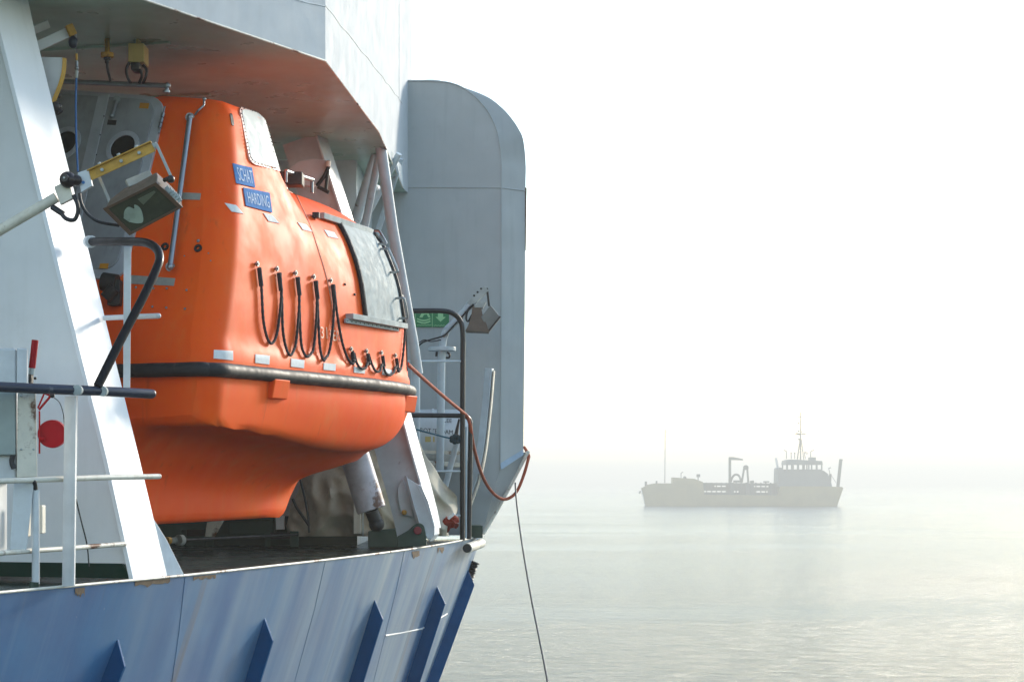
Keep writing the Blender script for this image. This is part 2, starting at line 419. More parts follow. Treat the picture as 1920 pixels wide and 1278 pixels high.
# rust that weeps from the deck edge
for px0, px1, y0, dy in ((252, 318, 1086, 16), (140, 158, 1099, 26), (362, 404, 1077, 9), (772, 786, 1030, 22), (820, 832, 1023, 14)):
    n = 14; tp_ = [(px0 + (px1 - px0) * k / n, y0 + (px0 - px0 - (px1 - px0) * k / n) * .092 + 3) for k in range(n + 1)]
    bt_ = [(x, y + 3 + dy * max(0, noise.noise(V((x * .23, y0, 1))) + .35)) for x, y in tp_]
    pu = [hull_hit(x, y) for x, y in tp_]; pd = [hull_hit(x, y) for x, y in bt_]
    if None in pu or None in pd: continue
    o_ = edge_n(20) * .004
    MB().loft([[p + o_ for p in pu], [p + o_ for p in pd]], False, False).build('rust_stain', M['rust_stain'], ship)
# drain pipe at the deck edge
dp = MB().rod(P(876, 1027, 23.0), P(902, 1018, 24.6), .058, n=20); dp.build('drain_pipe', M['white_rusty'], ship, bevel=.004)
MB().rod(P(875.6, 1027.3, 22.98), P(877, 1026.9, 23.05), .05, n=20).build('drain_opening', M['dark'], ship)

# ---- overhanging upper deck
A, B, C_, D_ = PZ(280, 0, ZS), PZ(610, 112, ZS), PZ(710, 245, ZS), PZ(755, 350, ZS)
A0 = A + (A - B).normalized() * 6.5
E_ = V((-1.272, 25.25, z_(ZS)))
top = 7.2
def up(p, z): return V((p.x, p.y, z_(z)))
sof = MB().add([A0, A, B, C_, D_, E_, V((-7.5, 26.5, z_(ZS))), V((-9.5, 10, z_(ZS)))], [tuple(range(8))])
sof.build('soffit', M['soffit'], ship)
fa = MB(); line = [A0, A, B, C_, D_, E_]
th = V((-.03, .02, 0))
fa.loft([[p + V((0, 0, -.012)) for p in line], [up(p, top) for p in line]], False, False)
fa.loft([[up(E_, ZS), V((-7.5, 26.4, z_(ZS)))], [up(E_, top), V((-7.5, 26.4, z_(top)))]], False, False)
fa.add([up(p, top) for p in line] + [V((-7.5, 26.4, z_(top))), V((-9.5, 10, z_(top)))], [tuple(range(8))])
fa.build('upper_bulwark', M['bulwark'], ship, angle=4)
def lin_on(p, q, zz0, zz1, r=.005, nm='weld_seam', mt='white'):
    pts = []
    for k in range(9):
        t = k / 8; w = p.lerp(q, t); pts.append(V((w.x, w.y, z_(zz0 + (zz1 - zz0) * t + .01 * math.sin(k * 2.3)))))
    MB().tube(pts, r, 6).build(nm, M[mt], ship)
lin_on(A, B, 3.82, 4.06); lin_on(B, C_, 4.06, 4.2); lin_on(C_, D_, 4.2, 4.62)
s748 = C_.lerp(D_, .82)
MB().tube([up(s748, 4.5), up(s748, top)], .006, 6).build('weld_seam', M['white'], ship)
MB().tube([p + V((0, 0, -.012)) for p in (A0, A, B, C_, D_)], .008, 6).build('drip_bead', M['white_rusty'], ship)
# stiffeners under the soffit
for q in (1.2, 3.4):
    a = A.lerp(B, .1) + V((-.2, q, -.012)); b = a + V((-4.5, 1.2, 0))
    MB().beam(a, b, .05, .02).build('soffit_seam', M['soffit'], ship)

# ---- deck house under the overhang
dh = MB(); zb, zt = z_(ZD) - .05, z_(ZS) - .004
dh.add([V(p) for p in ((-6.6, 12, zb), (-4.3, 22.4, zb), (-1.75, 22.4, zb), (-1.75, 24.98, zb), (-6.6, 12, zt), (-4.3, 22.4, zt), (-1.75, 22.4, zt), (-1.75, 24.98, zt))],
       [(0, 1, 5, 4), (1, 2, 6, 5), (2, 3, 7, 6)])
dh.build('house_wall', M['white_clean'], ship, angle=20)
MB().add([V(p) for p in ((-6.6, 12, zb + .35), (-4.28, 22.38, zb + .35), (-1.74, 22.38, zb + .35), (-6.6, 12, zb), (-4.28, 22.38, zb), (-1.74, 22.38, zb))], [(0, 1, 4, 3), (1, 2, 5, 4)]).build('house_skirting', M['green'], ship)

# ---- wind screen: bulkhead with a rounded, returned edge
YS, YR = 24.9, 25.22
inner = [(700, 152), (780, 152), (815, 152.5), (845, 156), (872, 167), (897, 187), (917, 212), (930, 240), (937, 270), (940, 305), (940, 352), (940, 600), (938, 878)]
outer = [(700, 150), (782, 150), (822, 150.5), (871, 164.5), (914.5, 182), (941, 202), (958.5, 221), (972.6, 242), (981.6, 264), (986, 310), (985.5, 358), (984, 600), (981, 848)]
def fine(l, n=5):
    return [(p.x, p.y) for p in smooth_path([V((a, b, 0)) for a, b in l], n)]
inn, out = fine(inner), fine(outer)
pi = [P(x, y, YS) for x, y in inn]; po = [P(x, y, YS + .05 + (YR - YS - .05) * max(0, min(1, (y - 165) / 140)) ** 1.5) for x, y in out]
scr = MB().add(pi + [P(905, 998, YS), P(884, 1003, YS), P(640, 1003, YS), P(640, 152, YS)], [tuple(range(len(pi) + 4))])
scr.prism  # single plate; its return gives it depth
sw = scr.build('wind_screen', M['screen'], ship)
fl = MB().loft([pi, po], False, False)
fl.loft([po, [p + V((-.05, .5, 0)) for p in po]], False, False)
fl.loft([[p + V((-.05, .5, 0)) for p in po], [p + V((-.1, .52, -.02)) for p in pi]], False, False)
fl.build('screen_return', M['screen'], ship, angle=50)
MB().tube([P(752, 351, YS - .004), P(940, 352, YS - .004), P(985.5, 358, YR - .004)], .007, 6).build('weld_seam', M['screen'], ship)
MB().tube([p + V((0, -.004, 0)) for p in pi], .010, 6).build('weld_seam', M['screen'], ship)
MB().tube([P(986.2, 352, YR - .004), P(986, 372, YR - .004), P(985.6, 470, YR - .004)], [.011, .009, .004], 6).build('rust_edge', M['rust_stain'], ship)
MB().tube([P(757, 152, YS - .004), P(757, 352, YS - .004)], .008, 6).build('weld_seam', M['screen'], ship)
# flared bulwark under the screen
bw = MB().add([P(938, 878, YS - .002), P(981, 848, YR), P(990, 846, YR + .05), P(906, 998, YS + .15), P(886, 1003, YS)], [(0, 1, 2, 3, 4)])
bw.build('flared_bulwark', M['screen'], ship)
MB().add([P(938, 868, YS - .006), P(981, 842, YR - .01), P(982, 852, YR - .03), P(940, 880, YS - .05)], [(0, 1, 2, 3)]).build('screen_foot', paint('pale_blue', (150, 168, 182), .5), ship)
MB().tube([P(991, 845, YR), P(960, 905, YR), P(930, 960, YS + .1), P(906, 1000, YS)], .022, 8).build('bulwark_rail', M['white_rusty'], ship)
MB().prism([P(884, 985, 24.2), P(905, 985, 24.2), P(905, 1008, 24.2), P(884, 1008, 24.2)], (-.05, .6, 0)).build('deck_coaming', M['green'], ship)
# ------------------------------------------------------------------ the lifeboat
TB = R(20); BC = V((-3.27, 15.56, 0)); ZF = .847
BN = V((math.cos(TB), -math.sin(TB), 0)); BD = V((math.sin(TB), math.cos(TB), 0))
def BP(o, s, z): return V((BC.x, BC.y, z_(z))) + BN * o + BD * s
def lerp_tab(tab, x):
    for (a, va), (b, vb) in zip(tab, tab[1:]):
        if x <= b:
            t = max(0, (x - a) / (b - a)); return va + (vb - va) * t
    return tab[-1][1]
def smooth_tab(tab, x):                 # monotone-ish cubic through a table
    xs = [t[0] for t in tab]
    if x <= xs[0]: return tab[0][1]
    if x >= xs[-1]: return tab[-1][1]
    for i in range(len(tab) - 1):
        if x <= xs[i + 1]:
            h = xs[i + 1] - xs[i]; t = (x - xs[i]) / h
            def sl(j):
                if j == 0: return (tab[1][1] - tab[0][1]) / (xs[1] - xs[0])
                if j == len(tab) - 1: return (tab[-1][1] - tab[-2][1]) / (xs[-1] - xs[-2])
                return (tab[j + 1][1] - tab[j - 1][1]) / (xs[j + 1] - xs[j - 1])
            a, b, m0, m1 = tab[i][1], tab[i + 1][1], sl(i) * h, sl(i + 1) * h
            return (2 * t ** 3 - 3 * t * t + 1) * a + (t ** 3 - 2 * t * t + t) * m0 + (-2 * t ** 3 + 3 * t * t) * b + (t ** 3 - t * t) * m1
BEAM = [(0, 1.05), (2.2, 1.05), (3.0, 1.03), (3.6, .985), (4.0, .92), (4.4, .80), (4.8, .645), (5.1, .48), (5.35, .28), (5.5, .05)]
def beam(s): return smooth_tab(BEAM, s)
def corner(s0, r=.22):                  # inset of the rounded corner next to the transom
    if s0 >= r: return 0
    return r - math.sqrt(max(0, r * r - (r - s0) ** 2))
def resample(pts, n):
    pts = [V((a, b, 0)) for a, b in pts]; d = [0]
    for a, b in zip(pts, pts[1:]): d.append(d[-1] + (b - a).length)
    out = []
    for k in range(n):
        x = d[-1] * k / (n - 1)
        i = max(j for j in range(len(d)) if d[j] <= x + 1e-9); i = min(i, len(pts) - 2)
        t = (x - d[i]) / max(1e-9, d[i + 1] - d[i]); out.append(pts[i].lerp(pts[i + 1], t))
    return out
def curve2(pts, n): return resample([(p.x, p.y) for p in smooth_path([V((a, b, 0)) for a, b in pts], 6)], n)
NP = 44
tower = curve2([(1.05, ZF), (1.05, 1.02), (1.015, 1.08), (1.0, 1.4), (.945, 1.9), (.84, 2.4), (.70, 2.9), (.655, 3.02), (.58, 3.10), (.45, 3.14), (0, 3.2)], NP)
canopy = curve2([(1.05, ZF), (1.05, 1.02), (1.02, 1.08), (1.01, 1.4), (.985, 1.75), (.90, 2.05), (.77, 2.28), (.58, 2.47), (.35, 2.60), (.15, 2.65), (0, 2.66)], NP)
ST = [0, .012, .035, .07, .11, .16, .22, .35, .5, .7, .86, .92, 1.0, 1.1, 1.2, 1.3, 1.4, 1.5, 1.6, 1.7, 1.8, 1.9, 2.0, 2.07, 2.14, 2.2, 2.26, 2.38, 2.5, 2.65, 2.8, 2.95, 3.1, 3.25, 3.4, 3.55, 3.7, 3.85, 4.0, 4.25, 4.5, 4.7, 4.9, 5.1, 5.25, 5.38, 5.46, 5.5]
HT = [(3.0, 1.0), (3.6, .99), (4.0, .965), (4.4, .915), (4.8, .83), (5.1, .72), (5.35, .57), (5.5, .35)]
def canopy_ring(s0):
    m = 0 if s0 <= .9 else min(1, (s0 - .9) / 1.3)
    k = .40 - .05 * min(1, s0 / .9) if s0 <= .9 else .35 * (1 - m)
    ins = corner(s0); bs = beam(s0) / 1.05; hs = smooth_tab(HT, s0) if s0 > 3 else 1
    r = []
    for a, b in zip(tower, canopy):
        p = a.lerp(b, m); z = ZF + (p.y - ZF) * hs
        o = p.x * bs
        o -= ins * min(1, p.x / .5)
        if ins > 0: z -= ins * .5 * max(0, min(1, (p.y - 2.9) / .2))
        r.append((o, s0 + k * (z - ZF), z))
    return r
cb = MB(); rings = []
for s0 in ST:
    h = canopy_ring(s0)
    rings.append([BP(*p) for p in h] + [BP(-o, s, z) for o, s, z in reversed(h[:-1])])
cb.loft(rings, False, False)
m_ = len(rings[0])
cb.add(rings[0], [tuple(range(m_))])
def hull_prof(s):
    """half section from the gunwale down to the keel"""
    b = beam(s)
    zb = smooth_tab([(0, .42), (.8, .40), (1.6, .34), (2.6, .29), (3.4, .30), (4.2, .40), (4.8, .53), (5.2, .66), (5.5, .80)], s)     # turn of the bilge
    zk = smooth_tab([(0, .36), (.12, .20), (.3, -.33), (.6, -.36), (3.0, -.34), (3.22, -.33), (3.36, -.18), (3.6, .02), (4.0, .22), (4.5, .40), (5.0, .56), (5.5, .80)], s)
    sk = smooth_tab([(0, .02), (.12, .06), (.3, .085), (2.6, .085), (3.3, .05), (4.2, .03), (5.5, .01)], s)
    rd = smooth_tab([(0, 0), (.8, .1), (2, .5), (3, .8), (5.5, 1)], s)                    # hard chine aft, round forward
    ar = (1 - rd) * max(0, min(1, (s - .05) / .35))
    zm = min(zb - .02, max(zk + .02, zb - .17 - .08 * rd))
    d = ZF - zb
    pts = [(b, ZF), (b * 1.0, ZF - .3 * d), (b * (.985 - .03 * rd), ZF - .62 * d), (b * (.965 - .11 * rd), zb + .06 * d), (b * (.955 - .21 * rd), zb - .01 - .03 * rd), (b * (.93 - .21 * rd), zb - .035 * rd),
           (b * (.70 - .12 * rd), zb - .10 * rd - .015 + .075 * ar), (b * .42, (zb - .20 * rd - .02 + .05 * ar) if zm < zb - .1 else (zb * .6 + zk * .4)), (max(sk * 2.4, b * .2), zm * .9 + zk * .1), (sk * 1.25, zm * .6 + zk * .4), (sk, zk + (zm - zk) * .2), (sk * .85, zk + .02), (sk * .5, zk)]
    return pts
hb = MB(); rings = []
HS = [0, .02, .06, .12, .2, .3, .45, .7, 1.0, 1.3, 1.6, 1.9, 2.2, 2.5, 2.8, 3.0, 3.15, 3.25, 3.36, 3.5, 3.65, 3.8, 4.0, 4.25, 4.5, 4.75, 5.0, 5.2, 5.38, 5.46, 5.5]
for s in HS:
    ins = corner(s, .14)
    h = [(p.x, p.y) for p in resample([(q.x, q.y) for q in smooth_path([V((a, b, 0)) for a, b in hull_prof(s)], 4)], 36)]
    r = [(o - ins * min(1, o / .5), s + .0, z + (ins * .6 if z < .6 else 0)) for o, z in h]
    rings.append([BP(*p) for p in r] + [BP(-o, ss, z) for o, ss, z in reversed(r)])
hb.loft(rings, False, False)
hb.add(rings[0], [tuple(range(len(rings[0])))])
boat = thing('lifeboat', BP(0, 2.7, -.36), 'orange enclosed lifeboat hanging in its davits on the ship side, stern door towards us', 'lifeboat')
hullb = hb.build('boat_hull', M['orange'], boat, angle=50)
canb = cb.build('canopy', M['orange'], boat, angle=40)
BV = BVHTree.FromPolygons([tuple(p) for p in cb.v] + [tuple(p) for p in hb.v], list(cb.f) + [tuple(i + len(cb.v) for i in f) for f in hb.f])
def hit(px, py, off=0.0):               # the boat's surface seen at a pixel, lifted by off
    d = (P(px, py, 1.0) - EYE).normalized()
    r = BV.ray_cast(EYE, d)
    if r[0] is None:
        for k in range(1, 30):          # slide left until the surface is met
            r = BV.ray_cast(EYE, (P(px - k * 1.5, py, 1.0) - EYE).normalized())
            if r[0] is not None: break
    n = r[1]
    if n.dot(EYE - r[0]) < 0: n = -n
    return r[0] + n * off
def quad_px(q, u, v):
    a = V((*q[0], 0)); b = V((*q[1], 0)); c = V((*q[2], 0)); d = V((*q[3], 0))
    return a.lerp(b, u).lerp(d.lerp(c, u), v)
def drape(mb, q, off=.004, nu=6, nv=6, thick=.003):
    """a patch laid on the boat: q = four pixels (top left, top right, bottom right, bottom left)"""
    g = [[quad_px(q, i / nu, j / nv) for i in range(nu + 1)] for j in range(nv + 1)]
    up_ = [hit(p.x, p.y, off) for r in g for p in r]; dn = [hit(p.x, p.y, off - thick - .004) for r in g for p in r]
    w = nu + 1; N = w * (nv + 1); fs = []
    for j in range(nv):
        for i in range(nu):
            a = j * w + i; fs.append((a, a + 1, a + w + 1, a + w))
    bd = [i for i in range(w)] + [j * w + nu for j in range(1, nv + 1)] + [nv * w + i for i in range(nu - 1, -1, -1)] + [j * w for j in range(nv - 1, 0, -1)]
    for a, b in zip(bd, bd[1:] + bd[:1]): fs.append((a, b, b + N, a + N))
    mb.add(up_ + dn, fs); return mb
def text_mesh(txt, size=1.0):
    c = bpy.data.curves.new('t', 'FONT'); c.body = txt; c.size = size; c.resolution_u = 3
    o = bpy.data.objects.new('t', c); COL.objects.link(o)
    dg = bpy.context.evaluated_depsgraph_get(); me = bpy.data.meshes.new_from_object(o.evaluated_get(dg))
    v = [p.co.copy() for p in me.vertices]; f = [tuple(p.vertices) for p in me.polygons]
    bpy.data.objects.remove(o); bpy.data.curves.remove(c); bpy.data.meshes.remove(me)
    lo = V((min(p.x for p in v), min(p.y for p in v), 0)); hi = V((max(p.x for p in v), max(p.y for p in v), 0))
    return [((p.x - lo.x) / (hi.x - lo.x), (p.y - lo.y) / (hi.y - lo.y)) for p in v], f
def drape_text(txt, q, off):
    v, f = text_mesh(txt); mb = MB()
    mb.add([hit(*quad_px(q, x, 1 - y).xy, off) for x, y in v], f); return mb
def path_on(pts, off, n=6): return [hit(x, y, off) for x, y in [(p.x, p.y) for p in smooth_path([V((a, b, 0)) for a, b in pts], n)]]

# rubber fender round the gunwale
fp = [BP(-beam(s) - .01, s, ZF) for s in (4, 3, 2, 1, .3)] + [BP(-.98, .02, ZF), BP(-.85, -.05, ZF), BP(0, -.05, ZF), BP(.88, -.05, ZF), BP(1.0, 0, ZF), BP(1.07, .1, ZF)]
fp += [BP(beam(s) + .015, s, ZF + .006 * s) for s in (.4, .8, 1.2, 1.6, 2, 2.4, 2.8, 3.2, 3.6, 4, 4.3, 4.6, 4.9, 5.15, 5.4)] + [BP(0, 5.58, ZF + .033)]
fp = smooth_path(fp, 5)
MB().tube(fp, [.056 + .004 * noise.noise(p * 6) for p in fp], 14).build('rubber_fender', M['rubber'], boat)
# lugs under the fender
def boatbox(mb, o0, o1, s0, s1, z0, z1, sl=0):
    q = [(o0, s0), (o1, s0), (o1, s1), (o0, s1)]
    return mb.hexa([BP(o - sl, s, z0) for o, s in q] + [BP(o, s, z1) for o, s in q])
for s in (.93, 4.14):
    b = beam(s + .15); boatbox(MB(), b - .16, b + .06, s, s + .28, .66, .82, .03).build('fender_lug', M['orange'], boat, bevel=.012)
# moulded seam between tower and canopy
MB().tube(path_on(((546, 345), (562, 380), (580, 420), (597, 470), (612, 520), (622, 570)), .001, 8), .006, 6).build('moulding_seam', paint('pale_gelcoat', (232, 160, 128), .4), boat)

# stern door (double), in the leaning transom
def TP(px, py, off=0): return hit(px, py, off)
tn = (rings_n := None)
T0 = BP(0, 0, ZF); TN = -(BD * 1.0 - V((0, 0, .40))); TN = V((TN.x, TN.y, TN.z)).normalized()
TN = (-BD + V((0, 0, .40))).normalized()
def T(px, py, off=0): return PP(px, py, T0 + TN * off, TN)
tr = lambda p, r: p + TN * r
def rounded(pts, rad, n=6):
    out = []
    for i, p in enumerate(pts):
        a, b = pts[i - 1], pts[(i + 1) % len(pts)]
        p, a, b = V((*p, 0)), V((*a, 0)), V((*b, 0)); r = rad[i] if isinstance(rad, (list, tuple)) else rad
        u, w = (a - p).normalized() * r, (b - p).normalized() * r
        for k in range(n + 1):
            t = k / n; out.append(((1 - t) ** 2 * (p + u) + 2 * t * (1 - t) * p + t * t * (p + w)).xy)
    return [(q.x, q.y) for q in out]
frame_px = rounded([(20, 165), (318, 187), (236, 528), (-40, 520)], [10, 40, 34, 10])
door_px = rounded([(28, 174), (298, 192), (222, 508), (-32, 502)], [8, 32, 28, 8])
MB().prism([T(x, y, -.02) for x, y in frame_px], TN * .045).build('door_frame', M['door_frame'], boat, bevel=.008)
door = MB().prism([T(x, y, .0) for x, y in door_px], TN * .04).build('stern_door', M['door'], boat, bevel=.006)
MB().prism([T(x, y, .03) for x, y in ((187, 178), (207, 179), (133, 504), (112, 503))], TN * .02).build('centre_strip', M['door_frame'], door, bevel=.003)
for cx, cy in ((231, 277), (122, 269)):
    c = T(cx, cy, .04); MB().ring(c, TN, .112, .152, .016, 36).build('porthole_ring', M['door_frame'], door, bevel=.003)
    MB().ring(c - TN * .002, TN, .0001, .113, .006, 36).build('porthole_glass', M['black_glass'], door)
MB().rod(T(220, 182, .06), T(210, 216, .075), .016, .02).ball(T(209.5, 217, .075), .021).rod(T(220, 190, .03), T(219, 186, .075), .03).build('door_handle', M['steel'], door)
for q in (((263, 193), (280, 194), (278, 204), (261, 203)), ((188, 494), (204, 494), (202, 504), (186, 503))):
    MB().prism([T(x, y, .0405) for x, y in q], TN * .003).build('warning_sticker', M['sticker'], door)
MB().prism([T(x, y, .0405) for x, y in ((203, 225), (219, 226), (217, 235), (201, 234))], TN * .003).build('maker_plate', M['dark'], door)
hg = MB()
for y0 in (212, 222, 232): hg.rod(T(306 - (y0 - 212) * .24, y0, .05), T(304 - (y0 - 212) * .24, y0 + 8, .05), .016)
hg.rod(T(309, 200, .045), T(298, 250, .045), .007); hg.build('door_hinge', M['steel'], door)
for x, y in ((190, 218), (183, 253), (176, 290), (170, 320)): MB().ball(T(x + 5, y, .052), .006, 8, 6).build('strip_bolt', M['dark'], door)

# rails on the transom
def stand_rail(a, b, off, r, nm, foot=True, f=T):
    mb = MB(); p, q = f(*a, off), f(*b, off); mb.rod(p, q, r, n=16); mb.ball(p, r * 1.25); mb.ball(q, r * 1.25)
    for e, pp in ((a, p), (b, q)):
        g = f(*e, 0.0); mb.rod(g, pp, r * .8); mb.rod(g, g.lerp(pp, .15), r * 1.7)
    return mb.build(nm, M['steel'], boat)
stand_rail((356, 220), (319, 500), .10, .022, 'grab_rail')
mbr = MB(); a_, b_ = P(70, 151, 16.75), P(314, 161, 16.22)
mbr.rod(a_, b_, .021, n=16).ball(b_, .028); g_ = P(312, 174, 16.2); mbr.rod(b_, g_, .016).rod(g_, g_ + V((0, 0, .02)), .03); mbr.rod(a_, a_ - V((0, 0, .1)), .016)
mbr.build('top_rail', M['steel'], boat)
MB().tube([T(383, 185, .01), T(382, 198, .03), T(372, 207, .05), T(366, 215, .02)], .009).ball(T(383, 186, .02), .016).build('towing_hook', M['steel'], boat)
for x, y in ((372, 466), (310, 463)):
    MB().ring(T(x, y, .0), TN, .014, .033, .014, 20).build('drain_socket', M['dark'], boat)
for x, y, r in ((372, 452, .014), (288, 541, .010), (313, 541, .010), (350, 544, .010), (286, 575, .010), (312, 577, .010), (347, 579, .010), (255, 539, .010), (391, 475, .006), (395, 489, .006), (346, 480, .006)):
    MB().ball(hit(x, y, .003), r, 10, 6).build('transom_bolt', M['steel'], boat)
# stern winch gear left of the post
wg = MB(); c = hit(218, 548, .10); wg.rod(c + V((-.06, 0, .04)), c + V((.06, -.02, .02)), .075, n=18).rod(c + V((-.02, -.08, -.1)), c + V((.05, -.08, -.02)), .05); wg.box(c + V((.04, 0, -.05)), (.05, 0, 0), (0, .06, 0), (0, 0, .1))
wg.build('release_gear', M['dark'], boat, bevel=.005)

# tower side window, vent and name plates
WQ = [(447, 203), (491, 213), (525, 322), (466, 306)]
wpx = rounded([(446, 201), (494, 213), (527, 323), (467, 307)], [12, 12, 8, 14])
def patch_px(mb, px, off, thick):       # a rounded outline laid on the surface, as a fan
    cx = sum(p[0] for p in px) / len(px); cy = sum(p[1] for p in px) / len(px)
    rs = []
    for f in (1.0, .75, .5, .25): rs.append([hit(cx + (x - cx) * f, cy + (y - cy) * f, off) for x, y in px])
    n = len(px); mb.loft([[hit(x, y, off - thick) for x, y in px]] + rs, True, False)
    mb.add(rs[-1], [tuple(range(n))]); return mb
wfr = patch_px(MB(), wpx, .014, .02).build('side_window', M['window_frame'], boat)
cx, cy = 485, 262
patch_px(MB(), [(cx + (x - cx) * .90, cy + (y - cy) * .92) for x, y in wpx], .018, .006).build('window_pane', M['blind'], wfr)
for i in range(0, 44):
    t = i / 44 * len(wpx); k = int(t); f = t - k
    pts = resample([(x, y) for x, y in wpx + [wpx[0]]], 45)
    p = pts[i]; MB().ball(hit(cx + (p.x - cx) * .945, cy + (p.y - cy) * .955, .016), .0055, 8, 5).build('window_rivet', M['dark'], wfr)
vx = rounded([(430, 213), (435, 214), (439, 236), (434, 236)], 4, 4)
patch_px(MB(), vx, .006, .008).build('vent_slot', M['dark'], boat)
for txt, q, tq in (('SCHAT', [(435.5, 307), (471, 315), (477, 352), (442, 344)], [(441, 314), (469, 321), (473, 346), (446, 339)]),
                   ('HARDING', [(455, 352), (504, 362), (509, 399), (460, 386)], [(460, 360), (500, 368), (504, 391), (464, 381)])):
    pl = drape(MB(), q, .009, 14, 10).build('name_plate', M['plate_blue'], boat)
    pl['label'] = 'weathered blue plate reading ' + txt
    drape_text(txt, tq, .0135).build('lettering', M['letter'], pl)
# reflective tape
for q in (((421, 381), (442, 385), (456, 401), (434, 397)), ((493, 400), (510, 404), (523, 419), (503, 415)), ((557, 417), (573, 421), (585, 435), (567, 431)), ((607, 431), (626, 436), (634, 448), (615, 444)),
          ((401, 656), (436, 658), (436, 675), (400, 672)), ((478, 664), (505, 667), (504, 683), (478, 680)), ((545, 672), (570, 675), (569, 690), (545, 687)), ((606, 680), (629, 682), (628, 695), (606, 693)), ((663, 687), (684, 690), (683, 700), (663, 698)), ((717, 690), (734, 694), (733, 705), (716, 702))):
    drape(MB(), q, .006, 8, 6).build('tape_strip', M['tape'], boat)
for q in (((336, 361), (377, 363), (375, 375), (336, 374)), ((244, 516), (329, 522), (326, 536), (244, 532))):
    drape(MB(), q, .006, 8, 4).build('tape_strip', M['tape_grey'], boat)
# faded capacity lettering
for txt, q in (('31', [(600, 612), (612, 613), (613, 635), (601, 634)]), ('PERS', [(618, 618), (640, 620), (640, 640), (618, 638)])):
    drape_text(txt, q, .006).build('faded_lettering', paint('faded_letter', (236, 176, 142), .5), boat)

# side hatch with its two tracks
hq = [(636, 423), (697, 437), (749, 603), (684, 597)]
def hatch_px(u, v):
    l = smooth_path([V((636, 423, 0)), V((655, 462, 0)), V((673, 520, 0)), V((684, 597, 0))], 8)
    r = smooth_path([V((697, 437, 0)), V((718, 480, 0)), V((738, 535, 0)), V((750, 604, 0))], 8)
    k = v * (len(l) - 1); i = min(int(k), len(l) - 2); f = k - i
    return l[i].lerp(l[i + 1], f).lerp(r[i].lerp(r[i + 1], f), u)
hmb = MB(); nu, nv = 8, 20
g = [hatch_px(i / nu, j / nv) for j in range(nv + 1) for i in range(nu + 1)]
upv = [hit(p.x, p.y, .035) for p in g]; dnv = [hit(p.x, p.y, -.002) for p in g]; w = nu + 1; N = len(g); fs = []
for j in range(nv):
    for i in range(nu): a = j * w + i; fs.append((a, a + 1, a + w + 1, a + w))
bd = [i for i in range(w)] + [j * w + nu for j in range(1, nv + 1)] + [nv * w + i for i in range(nu - 1, -1, -1)] + [j * w for j in range(nv - 1, 0, -1)]
for a, b in zip(bd, bd[1:] + bd[:1]): fs.append((a, b, b + N, a + N))
hmb.add(upv + dnv, fs); hatch = hmb.build('side_hatch', M['galv'], boat)
lpx = [hatch_px(-.03, j / 16) for j in range(17)]
MB().tube([hit(p.x, p.y, .022) for p in lpx], .022, 8).build('hatch_seal', M['rubber'], hatch)
rpx = [hatch_px(1.0, j / 16) for j in range(17)]
MB().tube([hit(p.x, p.y, .035) for p in rpx], .026, 8).build('hatch_edge', M['rubber'], hatch)
for v0, v1 in ((.02, .21), (.28, .55), (.80, .97)):
    a, b = hatch_px(.88, v0), hatch_px(.90, v1)
    p, q = hit(a.x, a.y, .036), hit(b.x, b.y, .036)
    oo = BN * .085
    MB().tube(smooth_path([p, p + oo * .8, p + oo + (q - p) * .12, q + oo - (q - p) * .12, q + oo * .8, q], 5), .011, 8).build('hatch_handle', M['steel'], hatch)
def track(px0, px1, h, nm):
    mb = MB(); a, b = hit(*px0, .03), hit(*px1, .03)
    pts = [hit(px0[0] + (px1[0] - px0[0]) * k / 8, px0[1] + (px1[1] - px0[1]) * k / 8, .045) for k in range(9)]
    b_ = BN * .05
    r = []
    for p in pts: r.append([p - BN * .07, p + BN * .03, p + BN * .03 + V((0, 0, -h)), p - BN * .07 + V((0, 0, -h))])
    return mb.loft(r).build(nm, M['galv'], boat, bevel=.004)
track((596, 405), (694, 437), .055, 'hatch_track'); track((648, 588), (751, 607), .05, 'hatch_track')
pr = MB(); pts = [(643 + (742 - 643) * k / 8, 601 + (617 - 601) * k / 8) for k in range(9)]
pr.loft([[hit(x, y - 4, .012), hit(x, y - 4, .03), hit(x, y + 4, .03), hit(x, y + 4, .012)] for x, y in pts])
perf = pr.build('perforated_strip', M['galv'], boat)
for k in range(13): x, y = 646 + 93 * k / 12, 602 + 14.5 * k / 12; MB().ball(hit(x, y, .031), .006, 8, 6).build('strip_hole', M['dark'], perf)
for x, y in ((646, 533), (664, 552)): MB().ball(hit(x, y, .004), .012, 10, 6).build('side_bolt', M['dark'], boat)
MB().box(hit(588, 408, .03), (.03, 0, 0), (0, .04, 0), (0, 0, .025)).build('track_stop', M['dark'], boat, bevel=.004)

